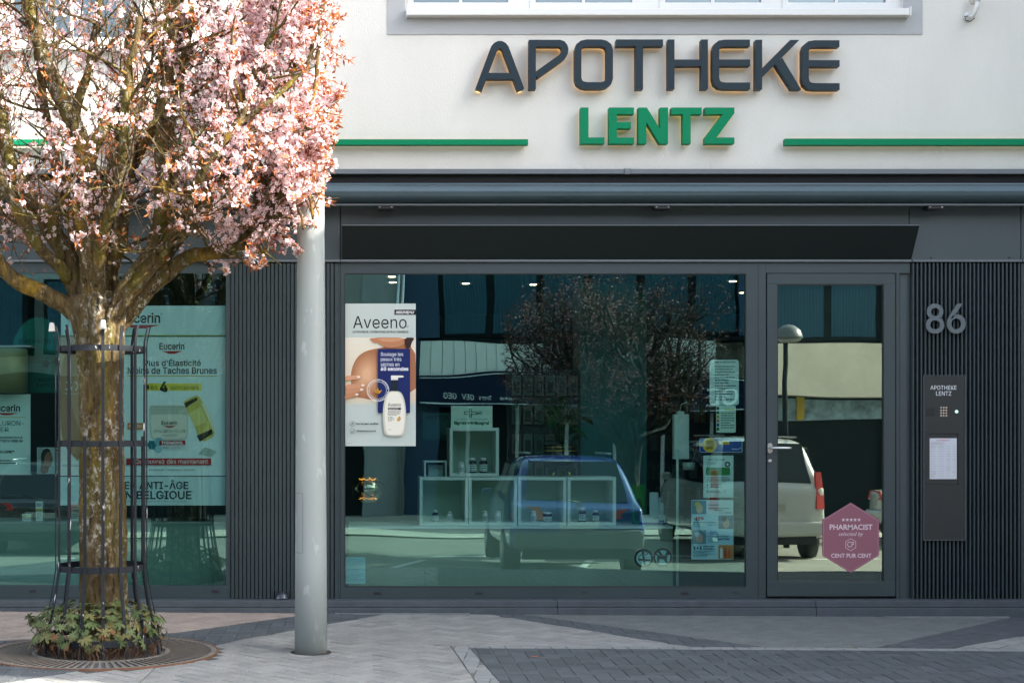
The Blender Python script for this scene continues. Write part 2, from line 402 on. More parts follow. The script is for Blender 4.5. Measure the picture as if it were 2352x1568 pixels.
# the two concave-looking fields above are split by the order of drawing: keep only convex outlines
def convex_parts(p):
    import mathutils
    tri = mathutils.geometry.tessellate_polygon([[Vector((x, y, 0)) for x, y in p]])
    return [ccw([p[i] for i in t]) for t in tri]
def is_convex(p):
    n = len(p)
    return all((Vector(p[(i+1) % n])-Vector(p[i])).cross(Vector(p[(i+2) % n])-Vector(p[(i+1) % n])) > -1e-6 for i in range(n))
pav = MB()
jm = list(M_joint.keys())
for nm, reg, *_ in fields:
    pav.add([(x, y, gz(x)-.006) for x, y in reg], [list(range(len(reg)))], jm.index(nm))
pavement = pav.build('pavement', [M_joint[k] for k in jm], None, kind='structure')
GR_C = G(232, 1508); GR_R = .735
pieces = []
for nm, reg, ang, jt, pw, pl in fields:
    xs = [p[0] for p in reg]; ys = [p[1] for p in reg]
    x0, x1, y0, y1 = max(min(xs), -5.2), min(max(xs), 5.0), max(min(ys), -3.7), max(ys)
    tiles = herring(x0, x1, y0, y1, pw, pl, ang)
    conv = is_convex(reg)
    for t in tiles:
        if conv: parts = [clip(t, reg)]
        else:
            # a tile wholly inside stays whole, otherwise cut by each triangle
            parts = [clip(t, tr) for tr in convex_parts(reg)]
            if sum(area(q) for q in parts if len(q) > 2) > .97*area(t): parts = [t]
        for q in parts:
            if len(q) < 3: continue
            q = [p for i, p in enumerate(q) if (Vector(p)-Vector(q[i-1])).length > 1e-4]
            if len(q) < 3 or area(q) < 4e-4: continue
            cx = sum(p[0] for p in q)/len(q); cy = sum(p[1] for p in q)/len(q)
            if (Vector((cx, cy))-GR_C.xy).length < GR_R+.02: continue
            r = inset(q, jt)
            if not r: continue
            px = 820+(cx-XC)*F/(D0+cy)
            vis = -60 < px < 2412 and cy > -3.35
            pieces.append((area(r)/(D0+cy)**3 if vis else 0, nm, r, cx, cy))
pieces.sort(key=lambda t: -t[0])
rest = MB(); allm = sum((MP[k] for k in MP), [])
def paver(mb, r, mi, cx):
    dz = random.uniform(-.0012, .0012); n = len(r)
    if is_convex(r):
        c = Vector((sum(p[0] for p in r)/n, sum(p[1] for p in r)/n)); ri = [tuple(c+(Vector(p)-c)*.965) for p in r]
    else: ri = r
    vs = [(x, y, gz(x)+dz) for x, y in ri]+[(x, y, gz(x)+dz-.003) for x, y in r]+[(x, y, gz(x)-.03) for x, y in r]
    mb.add(vs, [list(range(n))]+[[i, n+i, n+(i+1) % n, (i+1) % n] for i in range(n)]+[[n+i, 2*n+i, 2*n+(i+1) % n, n+(i+1) % n] for i in range(n)], mi)
for k, (a, nm, r, cx, cy) in enumerate(pieces):
    v = random.choice((0, 1, 1, 2))
    if k < 300:
        mb = MB(); paver(mb, r, 0, cx); mb.build('paving_stone', MP[nm][v], pavement)
    else: paver(rest, r, list(MP).index(nm)*3+v, cx)
rest.build('paving_stones', allm, pavement, kind='stuff')
# outer ground beside the detailed pavement
o = MB().add([(-60, 0, .03), (-5.2, 0, .03), (-5.2, -3.56, .03), (-60, -3.56, .03), (5, 0, -.012), (60, 0, -.012), (60, -3.56, -.012), (5, -3.56, -.012)], [(3, 2, 1, 0), (7, 6, 5, 4)]).build('side_pavement', MP['light'][1], None, kind='structure')
M_steelgrey = mat('galvanised', (.28, .30, .31), .45, metal=.6, var=.2, vscale=8)
# drain gratings against the plinth
def drain(x0, x1, label):
    a = G(x0, 1417); b = G(x1, 1411.5)
    t = thing('drain_grating', label, 'drain grating', (a.x, a.y, gz(a.x)), 'drain gratings at the foot of the shop front')
    f = MB(); z = gz(a.x)+.002; w = .012
    f.box((a.x, a.y, z-.02), (b.x, a.y+w, z+.004)); f.box((a.x, b.y-w, z-.02), (b.x, b.y, z+.004)); f.box((a.x, a.y+w, z-.02), (a.x+w, b.y-w, z+.004)); f.box((b.x-w, a.y+w, z-.02), (b.x, b.y-w, z+.004))
    f.build('frame', M_steelgrey, t); MB().box((a.x+w, a.y+w, z-.02), (b.x-w, b.y-w, z-.0025)).build('pit', M_dark, t)
    bars = MB(); n = int((b.x-a.x)/.03)
    for i in range(n):
        x = a.x+w+(i+.5)*(b.x-a.x-2*w)/n; bars.box((x-.004, a.y+w, z-.0022), (x+.004, b.y-w, z+.003))
    bars.build('grille', M_steelgrey, t, kind='stuff')
drain(770, 1075, 'narrow steel drain grating at the shop foot right of the grey pole')
drain(2035, 2300, 'narrow steel drain grating at the shop foot below the door number wall')

# ================================================================= the shop building
bld = thing('shop_building', 'white rendered building with anthracite ribbed ground floor shop front', 'building', (0, 0, 0))
ZT = 6.0                # eaves
zc = P(0, 391).z        # lower edge of the render
wallm = MB()
wa, wb = P(930, 0).x, P(2075, 0).x      # upper window opening
zs = P(0, 26).z; ztw = zs+1.45
la, lb = P(-360, 0).x, P(322, 0).x; zl = P(0, 106).z; ztl = zl+1.55
X0, X1 = -14, 22
def wbox(x0, x1, z0, z1): wallm.box((x0, 0, z0), (x1, .3, z1))
wbox(X0, la, zc, ZT); wbox(la, lb, zc, zl); wbox(la, lb, ztl, ZT); wbox(lb, wa, zc, ZT); wbox(wa, wb, zc, zs); wbox(wa, wb, ztw, ZT); wbox(wb, X1, zc, ZT)
wallm.box((X0, .9, zc), (X1, 8, ZT-.3))
wallm.build('rendered_wall', M_stucco, bld)
roof = MB(); roof.box((X0-.1, -.02, ZT), (X1+.1, 8.1, ZT+.06)); roof.build('roof', M_lip, bld)
MB().box((X0, .3, zc), (X1, .9, zc+.1)).build('floor_edge', M_band, bld)
band = MB(); bx0, bx1, bz = P(890, 0).x, P(2118, 0).x, P(0, 80).z
band.box((bx0, -.008, bz), (bx1, -.0005, zs)); band.box((bx0, -.008, zs), (wa, -.0005, ztw+.2)); band.box((wb, -.008, zs), (bx1, -.0005, ztw+.2)); band.box((wa, -.008, ztw), (wb, -.0005, ztw+.2))
band.build('window_surround', M_band, bld)
G_up = glassmat('upper_glass', .25, (.40, .47, .48), (.55, .62, .64))
M_curtain = mat('net_curtain', (.32, .35, .35), .9, var=.1, vscale=8)
def upper_window(x0, x1, z0, z1, sashes, sill, label):
    f = MB(); f.box((x0, .05, z0), (x1, .12, z0+.03))
    w_ = f.build('window', M_white, bld, label=label)
    MB().box((x0, .05, z1-.04), (x1, .12, z1)).build('head_rail', M_white, w_)
    for (a, b) in sashes:
        s = MB(); t = .045
        s.box((a, .035, z0+.031), (b, .10, z0+.031+t)); s.box((a, .035, z1-.041-t), (b, .10, z1-.041))
        s.box((a, .035, z0+.031+t), (a+t, .10, z1-.041-t)); s.box((b-t, .035, z0+.031+t), (b, .10, z1-.041-t))
        m_ = (a+b)/2; s.box((m_-.012, .052, z0+.031+t), (m_+.012, .09, z1-.041-t))
        s.build('sash', M_white, w_)
        MB().box((a+t, .062, z0+.03+t), (b-t, .068, z1-.04-t)).build('pane', G_up, w_)
    e = [x0]+[v for s_ in sashes for v in s_]+[x1]
    for i in range(0, len(e), 2):
        if e[i+1]-e[i] > .01: MB().box((e[i], .045, z0+.031), (e[i+1], .118, z1-.041)).build('mullion', M_white, w_)
    cu = MB().grid(lambda u, v: (x0+(x1-x0)*u, .4+.02*math.sin(u*160), z0+.1+(z1-z0)*v), 240, 1)
    cu.build('curtain', M_curtain, w_)
    sl = MB(); a, b = sill
    sl.box((a, -.09, z0-.055), (b, .05, z0-.002)); sl.box((a-.012, -.1, z0-.06), (a, .05, z0+.012)); sl.box((b, -.1, z0-.06), (b+.012, .05, z0+.012))
    sl.build('sill', M_white, w_, bevel=.004)
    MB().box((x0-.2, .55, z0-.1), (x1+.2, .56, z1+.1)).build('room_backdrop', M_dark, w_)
sx = [(P(a, 0).x, P(b, 0).x) for a, b in ((937, 1182), (1218, 1467), (1517, 1765), (1800, 2052))]
upper_window(wa, wb, zs, ztw, sx, (P(936, 0).x, P(2080, 0).x), 'wide white four-sash window above the shop sign')
sx = [(la+.03, P(-20, 0).x), (P(15, 0).x, lb-.04)]
upper_window(la, lb, zl, ztl, sx, (la-.03, lb+.02), 'white upstairs window behind the blossom tree')

# drip edge, dark strip for the slot's shade, fascia
lip = MB(); seams = [X0, P(1438, 0).x, P(1444, 0).x, X1]
lip.box((X0, -.06, P(0, 402).z), (P(1430, 0).x, .0, P(0, 391).z-.001)); lip.box((P(1431, 0).x, -.066, P(0, 403).z), (P(1445, 0).x, 0, P(0, 390.5).z-.001)); lip.box((P(1446, 0).x, -.06, P(0, 402).z), (X1, 0, P(0, 391).z-.001))
lip.build('drip_edge', M_lip, bld)
fas = [(-8, 781), (783, 2087), (2089, 2344), (2347, 4200)]
for i, (a, b) in enumerate(((-2600, 781), (783, 2087), (2089, 2344), (2346, 7400))):
    mb = MB(); mb.box((P(a, 0).x, -.004 if i == 1 else 0, P(0, 598).z), (P(b, 0).x, .1, P(0, 402).z)); mb.build('fascia_panel', M_fascia, bld)
MB().box((X0, -.007, P(0, 424.5).z), (X1, -.0045, P(0, 402.6).z)).build('painted_slot_shade', M_dark, bld)  # flat near-black strip paints the shade of the slot above the awning
ld = MB(); 
for a, b in ((-2600, 781), (783, 2091), (2094, 2344), (2346, 7400)): ld.box((P(a, 0).x, -.028, P(0, 602).z), (P(b, 0).x, .1, P(0, 597).z))
ld.build('fascia_ledge', M_lip, bld)
for px in (2138, 2318):
    MB().lathe(P(px, 592), [(.006, 0), (.006, .006), (.003, .008)], 10, axis='y').build('screw', M_black, bld)
# lower storey shell behind the shop front
sh = MB(); zl2 = P(0, 603).z; ZI = 2.72
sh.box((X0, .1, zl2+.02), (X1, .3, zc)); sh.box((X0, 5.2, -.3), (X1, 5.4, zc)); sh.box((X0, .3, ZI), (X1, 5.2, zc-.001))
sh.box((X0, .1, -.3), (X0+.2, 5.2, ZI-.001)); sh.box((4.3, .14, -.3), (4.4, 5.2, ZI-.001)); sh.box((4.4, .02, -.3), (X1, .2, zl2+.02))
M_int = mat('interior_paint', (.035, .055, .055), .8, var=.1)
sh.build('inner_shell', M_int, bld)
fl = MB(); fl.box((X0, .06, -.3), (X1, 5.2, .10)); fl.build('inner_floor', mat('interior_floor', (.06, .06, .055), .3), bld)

# plinth stones
def plinth():
    zt = P(0, 1374).z; zm = .068
    ed = [X0, P(-340, 0).x, P(690, 0).x, P(1275, 0).x, P(1862, 0).x, P(2470, 0).x, X1]
    for a, b in zip(ed, ed[1:]):
        mb = MB(); mb.box((a+.001, -.135, zm), (b-.001, .06, zt)); mb.build('plinth_stone', M_stone, bld, bevel=.005)
    ed = [X0, P(-100, 0).x, P(690, 0).x, P(1275, 0).x, P(1862, 0).x, P(2400, 0).x, X1]
    for a, b in zip(ed, ed[1:]):
        mb = MB(); mb.box((a+.001, -.150, -.1), (b-.001, .06, zm-.0015)); mb.build('plinth_stone', M_stone, bld, bevel=.004)
plinth()

# ---- shop windows and door
def rect_frame(mb, x0, y0, x1, y1, ix0, iy0, ix1, iy1, Ya, Yb, mi=0):
    mb.slab(x0, y0, x1, iy0, Ya, Yb, mi); mb.slab(x0, iy1, x1, y1, Ya, Yb, mi); mb.slab(x0, iy0, ix0, iy1, Ya, Yb, mi); mb.slab(ix1, iy0, x1, iy1, Ya, Yb, mi)
def pane(name, x0, y0, x1, y1, Y, parent, th=.012):
    a = P(x0, y0, Y); b = P(x1, y1, Y); mb = MB()
    mb.box((a.x, -Y, a.z), (b.x, -Y+th, b.z)); mb.m = [0 if all(abs(mb.v[i][1]+Y) < 1e-6 for i in f) else 1 for f in mb.f]
    return mb.build(name, [G_door if Y > -.018 else G_window, G_plain], parent)
def slot(px, py, w, parent, h=6):
    MB().slab(px-w/2, py-h/2, px+w/2, py+h/2, .0, .0025).build('drain_slot', M_black, parent)
# big right window (frame 781-1760 x 603-1374)
f = MB(); rect_frame(f, 782, 603, 1759, 1373.5, 791, 628, 1714, 1348, -.08, .0)
win = f.build('shop_window', M_frame, bld, label='large plate glass shop window left of the door')
g = MB(); rect_frame(g, 789, 626, 1716, 1350, 793, 630, 1712, 1345.5, -.03, -.005); g.build('glazing_gasket', M_black, win)
pane('pane', 791, 628, 1714, 1348, -.02, win)
MB().slab(1741, 604, 1742.5, 1373, .0, .0012).build('joint_line', M_black, win)
for px, w_ in ((867, 17), (1100, 17), (1573, 17)): slot(px, 1362, w_, win)
for px in (1342, 1691): slot(px, 1360, 11, win, 2.5)
# left window
f = MB(); rect_frame(f, -1500, 603, 529.5, 1373.5, -1480, 627, 519, 1344, -.08, .0)
winl = f.build('shop_window', M_frame, bld, label='plate glass shop window behind the blossom tree')
pane('pane', -1480, 627, 519, 1344, -.02, winl)
for px in (75, 495): slot(px, 1357, 17, winl)
# door
f = MB(); f.slab(1759.5, 603, 2090, 627, -.08, .0); f.slab(2058.5, 627, 2066, 1373.5, -.08, .0); 
f.build('door_frame', M_frame, bld)
f = MB(); f.slab(2066.5, 627, 2090, 1373.5, -.09, -.03); f.build('door_reveal', M_fascia, bld)
f = MB(); rect_frame(f, 1762, 628.5, 2057, 1369, 1785, 653, 2030, 1335, -.07, .006)
door = f.build('door', M_frame, bld, label='glazed shop door with anthracite frame', bevel=.003)
g = MB(); rect_frame(g, 1783.5, 651.5, 2031.5, 1336.5, 1787, 655, 2028, 1333, -.03, -.002); g.build('glazing_gasket', M_black, door)
pane('pane', 1785, 653, 2030, 1335, -.015, door)
h = MB()
h.prism(XZ(rr(1763.5, 1017, 1774.5, 1040, 5.4), .016), -.006, -.016)
c = P(1769, 1028, .02)
h.tube([c, c+Vector((0, -.045, 0)), c+Vector((.012, -.055, 0)), c+Vector((.14, -.055, -.002)), c+Vector((.148, -.05, -.004))], .0095, 12)
h.build('handle', M_steel, door)
h = MB(); h.lathe(P(1768.5, 1058, .006), [(.014, 0), (.014, .006), (.01, .008), (.009, .008)], 20, axis='y'); h.build('lock', M_steel, door)
slot(1908, 1345, 10, door, 2.5)
# dark sheet behind the leaf stands in for shade in the gap round it
MB().slab(1759.6, 627.1, 2058.4, 1373.4, -.09, -.075).build('door_gap_shade', M_black, door)
# ---- ribbed cladding: every rib a piece of its own
def cladding(px0, px1, n, py0, py1, flat, prot=.03):
    a = P(px0, py0, 0); b = P(px1, py1, 0); wdt = (b.x-a.x)/n; h = a.z-b.z
    back = MB().box((a.x, .012, b.z), (b.x, .10, a.z)).build('cladding_backing', M_dark, bld)
    prof = [(0, .012), (.0, -.006), (.08, -prot), (.40, -prot-.002), (.50, -prot+.002), (.58, -.006), (.62, .012)]
    if flat: prof = [(0, .012), (.0, -.004), (.06, -.014), (.80, -.014), (.84, -.006), (.84, .012)]
    vs = []
    for z in (0, h): vs += [(u*wdt, y, z) for u, y in prof]
    k = len(prof); fs = [(i, i+1, k+i+1, k+i) for i in range(k-1)]+[tuple(range(k))[::-1], tuple(range(k, 2*k))]
    me = bpy.data.meshes.new('cladding_rib'); me.from_pydata(vs, [], fs); me.materials.append(M_rib)
    for i in range(n):
        o = bpy.data.objects.new('cladding_rib', me); S.collection.objects.link(o); o.parent = bld; o.location = (a.x+i*wdt, 0, b.z)
cladding(531, 768, 26, 605, 1373.3, True)
cladding(2093, 2345, 27, 605, 1373.3, False, .022)
mb = MB(); mb.slab(769, 605, 778, 1374, -.08, .002); mb.slab(778.5, 605, 781, 1374, -.08, .0); mb.slab(2345.5, 605, 2353, 1374, -.08, .0); mb.slab(2353.5, 605, 3600, 1374, -.08, -.002); mb.build('cladding_trim', M_frame, bld)

# ================================================================= lettering on the wall
def c5(p): return ((p[0]/2.4758+1150)*.9408, (p[1]/2.4758+50)*.9408)
YF, YB = .105, .028
LET = {}
def letter_thing_start(name, label): return thing(name, label, 'shop sign', tuple(P(1500, 150, .05)))
sg = letter_thing_start('shop_sign', 'large dark blue-grey backlit letters reading APOTHEKE on the white wall')
def solid(ch, polys=(), ribs=(), sgn=None, m=None, label=None, led=15):
    face = MB(); glow = MB()
    def put(mb, Yb, Yf, grow, mi=0):
        for i, (pts) in enumerate(polys):
            q = [c5(p) for p in pts]
            if grow:
                ins = inset(ccw([(x, -y) for x, y in q]), grow*.38)
                if not ins: continue
                q = [(x, -y) for x, y in ins]
            mb.prism(XZ(q, YF), -Yb, -Yf+.0007*i, mi)
        for i, (pts, w_, cl) in enumerate(ribs):
            ribbon_prism(mb, pts, w_-grow*1.6, YF, -Yb, -Yf-.0007*(i+1), cl, mi, c5)
    put(face, YB, YF, 0)
    # front face dark, returns lighter
    me = face.build('letter', [m, m], sgn, label=label)
    put(glow, .010, .014, led)
    glow.build('led_strip', M_led, me)
arcA = [(47, 418), (133, 188), (141, 168), (153, 154), (168, 147), (182, 147), (196, 154), (207, 168), (215, 188), (301, 418)]
# feet of the A end level
solid('A', [[(92, 318), (254, 318), (266, 354), (79, 354)]], [(arcA, 43, False)], sg, M_letter, 'letter A')
solid('P', [[(350, 118), (392, 118), (392, 416), (350, 416)]], [([(392, 138), (535, 138), (553, 144), (564, 158), (569, 176), (566, 196), (556, 214), (540, 228), (392, 334)], 40, False)], sg, M_letter, 'letter P')
solid('O', [], [([(700, 136), (786, 136), (812, 142), (830, 156), (838, 180), (838, 350), (830, 374), (812, 388), (786, 394), (700, 394), (672, 388), (654, 374), (647, 350), (647, 180), (654, 156), (672, 142)], 40, True)], sg, M_letter, 'letter O')
solid('T', [[(878, 116), (1161, 116), (1161, 156), (878, 156)], [(996, 156.5), (1040, 156.5), (1040, 417), (996, 417)]], [], sg, M_letter, 'letter T')
solid('H', [[(1191, 116), (1230, 116), (1230, 415), (1191, 415)], [(1392, 116), (1432, 116), (1432, 415), (1392, 415)], [(1230.5, 237), (1391.5, 237), (1391.5, 276), (1230.5, 276)]], [], sg, M_letter, 'letter H')
solid('E', [[(1500.5, 237), (1687, 237), (1687, 275), (1500.5, 275)]], [([(1686, 137), (1535, 137), (1505, 142), (1487, 156), (1480, 180), (1480, 350), (1487, 376), (1505, 391), (1535, 396), (1687, 396)], 40, False)], sg, M_letter, 'first letter E')
solid('K', [[(1721, 118), (1760, 118), (1760, 417), (1721, 417)], [(1760.5, 290), (1930, 119), (1985, 119), (1760.5, 345)], [(1840, 266), (1881, 226), (1996, 418), (1940, 418)]], [], sg, M_letter, 'letter K')
solid('E2', [[(2042.5, 241), (2228, 241), (2228, 279), (2042.5, 279)]], [([(2227, 141), (2077, 141), (2047, 146), (2029, 160), (2022, 184), (2022, 354), (2029, 380), (2047, 395), (2077, 400), (2228, 400)], 40, False)], sg, M_letter, 'last letter E')
sg2 = thing('shop_sign', 'bold green backlit letters centred below the dark lettering', 'shop sign', tuple(P(1500, 290, .05)))
for nm, pts in (('L', [(663, 527), (710, 527), (710, 708), (806, 708), (806, 745), (663, 745)]),
                ('E', [(835, 527), (985, 527), (985, 566), (882, 566), (882, 615), (967, 615), (967, 653), (882, 653), (882, 708), (985, 708), (985, 745), (835, 745)]),
                ('N', [(1012, 527), (1062, 527), (1143, 655), (1143, 527), (1191, 527), (1191, 745), (1142, 745), (1060, 615), (1060, 745), (1012, 745)]),
                ('T', [(1212, 527), (1395, 527), (1395, 567), (1328, 567), (1328, 745), (1281, 745), (1281, 567), (1212, 567)]),
                ('Z', [(1415, 527), (1592, 527), (1592, 562), (1484, 708), (1592, 708), (1592, 745), (1415, 745), (1415, 708), (1522, 567), (1415, 567)])):
    solid(nm, [pts], [], sg2, M_green, 'letter '+nm)
def green_bar(x0, x1, y0, y1, label):
    t = thing('green_bar', label, 'sign bar', tuple(P((x0+x1)/2, y1, .03)), 'green light bars either side of the shop name')
    MB().slab(x0, y0, x1, y1, YB, .095).build('bar', M_green, t)
    MB().slab(x0+5, y0+4.6, x1-5, y1-4.6, .010, .014).build('led_strip', M_led, t)
    for i in range(int((x1-x0)/180)+1):
        MB().lathe(P(x0+20+i*178, y1, .09)+Vector((0, .02, -.006)), [(.002, 0), (.003, .008)], 8).build('screw', M_black, t)
green_bar(-420, 1213, 320, 332.5, 'green light bar running left behind the blossom tree')
green_bar(1804, 3000, 318.5, 333, 'green light bar running right to the edge of the picture')

# ================================================================= awning cassette
aw = thing('awning', 'closed anthracite awning cassette running the whole width under the drip edge', 'awning', (0, -.1, P(0, 450).z))
cz = P(0, 446, .14).z
prof = [(.0, .075), (.16, .082), (.175, .078), (.178, .070), (.235, .055), (.262, .02), (.262, -.01), (.245, -.045), (.21, -.068), (.16, -.078), (0, -.078)]
mb = MB(); xa, xb = P(-2600, 0).x, P(5200, 0).x
for x in (xa, xb): mb.v += [(x, -d, cz+z) for d, z in prof]
k = len(prof)
for i in range(k): mb.f.append([i, (i+1) % k, k+(i+1) % k, k+i]); mb.m.append(0); mb.sm.append(3 < i < 9)
mb.f += [list(range(k)), list(range(k, 2*k))[::-1]]; mb.m += [0, 0]; mb.sm += [False, False]
M_awn = mat('awning_metal', (.062, .096, .112), .3, metal=.35, var=.1, vscale=(6), stretch=(.3, 1, 1))
mb.build('cassette', M_awn, aw)
fr = MB(); fr.box((xa, -.19, cz-.094), (xb, -.165, cz-.081)); fr.build('front_rail', M_lip, aw)
fr = MB(); fr.box((xa, -.05, cz+.077), (xb, -.0, cz+.10)); fr.build('wall_rail', M_dark, aw)
def floodlight(px, side):
    c = P(px, 476.5, .16)
    labels = {0: 'small black bracket lamp under the awning above the poster window', 1: 'small black bracket lamp under the middle of the awning', 2: 'small black bracket lamp under the awning at the right end'}
    t = thing('bracket_lamp', labels[side], 'lamp', tuple(c), 'bracket lamps under the awning')
    b = MB(); b.box((c.x-.062, c.y-.01, c.z-.012), (c.x+.062, c.y+.10, c.z+.014)); b.build('body', M_black, t, bevel=.004)
    b = MB(); b.box((c.x-.012, c.y+.1, c.z-.01), (c.x+.012, -.0005, c.z+.004)); b.build('arm', M_black, t)
    for s in (-1, 1):
        MB().lathe((c.x+s*.046, c.y-.01, c.z+.003), [(.0065, 0), (.0065, .003), (.003, .004)], 12, axis='y').build('bolt', M_steel, t)
for i, px in enumerate((886, 1521, 2149)): floodlight(px, i)
# tilted fascia board
bd = thing('canopy_board', 'long dark green-black board leaning out below the awning', 'board', tuple(P(1440, 600, 0)))
a0 = P(785.5, 596, .012); a1 = P(2093, 596, .012); dpt = .185
zt = P(0, 518, dpt).z
mb = MB(); vs = [(a0.x, -.012, a0.z), (a1.x, -.012, a1.z), (a1.x, -dpt, zt), (a0.x, -dpt, zt)]
mb.add(vs+[(x, y+.012, z+.006) for x, y, z in vs], [(0, 1, 2, 3), (7, 6, 5, 4), (0, 4, 5, 1), (3, 2, 6, 7), (1, 5, 6, 2), (0, 3, 7, 4)])
M_board = mat('board_green_black', (.009, .0145, .014), .55, spec=.3)
mb.build('panel', M_board, bd)
mb = MB(); mb.box((a0.x, -dpt-.003, zt-.0005), (a1.x, -dpt+.016, zt+.005)); mb.build('top_edge', M_lip, bd)
for px in (900, 1500, 2050):
    x = P(px, 0).x; mb = MB(); mb.add([(x, -.02, a0.z+.03), (x, -dpt+.02, zt-.002), (x, -.001, zt-.002), (x+.006, -.02, a0.z+.03), (x+.006, -dpt+.02, zt-.002), (x+.006, -.001, zt-.002)], [(0, 1, 2), (5, 4, 3), (0, 3, 4, 1), (1, 4, 5, 2), (2, 5, 3, 0)]); mb.build('gusset', M_fascia, bd)

# ================================================================= number, intercom, camera
nb = thing('house_number', 'brushed grey metal house number 86 on the ribbed wall', 'house number', tuple(P(2172, 765, .04)))
M_num = mat('number_metal', (.11, .135, .15), .4, metal=.3)
for ch, x0, x1 in (('8', 2127, 2169), ('6', 2175, 2218)):
    mb = MB(); text_in(mb, ch, x0, x1, 697, 766, .062, 0, 'inter', .012, depth=.012)
    mb.build('digit', M_num, nb, label='digit '+ch)
ic = thing('intercom_panel', 'tall dark entry panel with keypad and lit opening-hours notice', 'intercom', tuple(P(2170, 1240, .03)))
M_panel = mat('panel_black', (.020, .024, .025), .45, var=.05)
rim = MB(); rect_frame(rim, 2121, 861, 2219, 1241, 2123, 863, 2216, 1239, .0, .040); rim.build('surround', M_fascia, ic)
mb = MB(); mb.slab(2123, 863, 2216, 995, .0, .034); mb.slab(2123, 1112, 2216, 1239, .0, .034); mb.slab(2123, 995.5, 2134, 1111.5, .0, .034); mb.slab(2201, 995.5, 2216, 1111.5, .0, .034); mb.slab(2134, 995.5, 2201, 1111.5, .0, .027)
mb.build('face_plate', M_panel, ic)
M_lettw = mat('white_print', (.75, .77, .78), .5)
mb = MB(); text_in(mb, 'APOTHEKE', 2137, 2197, 885, 894.5, .0355, 0, bold=.004); mb.build('lettering', M_lettw, ic)
mb = MB(); text_in(mb, 'LENTZ', 2150, 2185, 898.5, 908, .0355, 0, bold=.004); mb.build('lettering', M_lettw, ic)
mb = MB()
for i in range(7): mb.slab(2128.5+i*2.8, 936, 2129.8+i*2.8, 955, .034, .036)
mb.build('speaker_grille', M_black, ic)
for r_ in range(4):
    for c_ in range(3):
        MB().lathe(P(2161.5+c_*6, 936+r_*6.2, .034), [(.0078, 0), (.0078, .003), (.004, .004)], 12, axis='y').build('key', mat('keypad_brass', (.62, .5, .42), .3, metal=.9), ic)
MB().lathe(P(2197, 945, .034), [(.013, 0), (.013, .003), (.009, .005)], 20, axis='y').build('button', mat('button_green', (.55, .75, .6), .4, emit=(.6, 1, .75), es=.15), ic)
sc_ = MB().slab(2135.5, 1006, 2197.5, 1099.5, .0275, .029).build('notice_sheet', mat('lit_paper', (.46, .48, .52), .6, emit=(.8, .85, 1), es=.03), ic)
mb = MB(); random.seed(3)
text_in(mb, 'NOTDIENST', 2152, 2182, 1009.5, 1012.5, .0294, 1)
for i in range(3): mb.add([tuple(P(x, y, .0294)) for x, y in ((2138, 1016+i*2.4), (2138, 1014.9+i*2.4), (2165+random.random()*14, 1014.9+i*2.4), (2165, 1016+i*2.4))], [(0, 3, 2, 1)], 0)
for i in range(13):
    y = 1024+i*5.7
    for x0, x1 in ((2137, 2147+random.random()*5), (2155, 2166+random.random()*4), (2174, 2183), (2188, 2195)):
        for dy in ((0, 2) if random.random() < .25 else (0,)):
            mb.add([tuple(P(x, yy, .0294)) for x, yy in ((x0, y+dy+.8), (x0, y+dy), (x1, y+dy), (x1, y+dy+.8))], [(0, 3, 2, 1)], 0)
mb.build('print', [mat('print_grey', (.3, .31, .35), .6), mat('print_red', (.5, .05, .04), .6)], ic)
mb = MB()
for (x0, y0, x1, y1) in ((2124, 980, 2216, 981), (2124, 1125, 2211, 1126), (2163, 1126, 2164, 1178), (2124, 1178, 2211, 1179), (2126, 1225, 2211, 1226)): mb.slab(x0, y0, x1, y1, .034, .0347)
mb.build('panel_seam', M_black, ic)
cm = thing('security_camera', 'small white wall camera on an arm at the top right of the wall', 'security camera', tuple(P(2230, 40, .0)))
b = MB(); b.lathe(P(2222, 40, 0), [(.035, 0), (.035, .03), (.028, .04), (.012, .042)], 18, axis='y'); b.build('mount', M_white, cm)
b = MB(); c0 = P(2224, 40, .04); b.tube([c0, c0+Vector((.02, -.05, 0)), c0+Vector((.035, -.07, .05)), c0+Vector((.045, -.075, .10))], [.014, .016, .02, .02], 10); b.build('arm', M_white, cm)
b = MB(); cc = P(2246, 0, .1); b.tube([cc+Vector((-.03, .05, .0)), cc+Vector((.05, -.1, .05))], .033, 14); b.build('camera_body', M_white, cm)
b = MB(); b.tube([c0+Vector((.0, .0, .01)), c0+Vector((-.035, -.02, .0)), c0+Vector((-.03, -.035, -.035)), c0+Vector((.0, -.04, -.045)), c0+Vector((.03, -.05, -.02))], .004, 6); b.build('cable', M_black, cm)
wl = thing('wall_light', 'small half-dome lamp low on the ribbed wall left of the pole', 'wall lamp', tuple(P(648, 1374, .03)))
c = P(648, 1374, .035); mb = MB()
pr = [(.0515*math.cos(R(a)), .05*math.sin(R(a))) for a in range(0, 91, 15)]
for i, (r_, h_) in enumerate(pr):
    for j in range(17):
        a = math.pi*j/16; mb.v.append((c.x+r_*math.cos(a)*1.0, c.y-r_*math.sin(a)*.9, c.z+h_))
for i in range(len(pr)-1):
    for j in range(16): q = i*17+j; mb.f.append([q, q+1, q+18, q+17]); mb.m.append(0); mb.sm.append(True)
mb.build('hood', mat('dark_enamel', (.03, .04, .06), .2, spec=.7), wl)
MB().box((c.x-.055, c.y+.0005, c.z), (c.x+.055, c.y+.012, c.z+.055)).build('back_plate', M_black, wl)
sc = P(783, 1362, .01)
jb = thing('junction_box', 'small white wall box half hidden by the right edge of the blossoms', 'junction box', tuple(P(774, 86, 0)))
mb = MB(); mb.slab(760, 72, 786, 101, .0, .03); mb.build('cover', M_white, jb, bevel=.004)
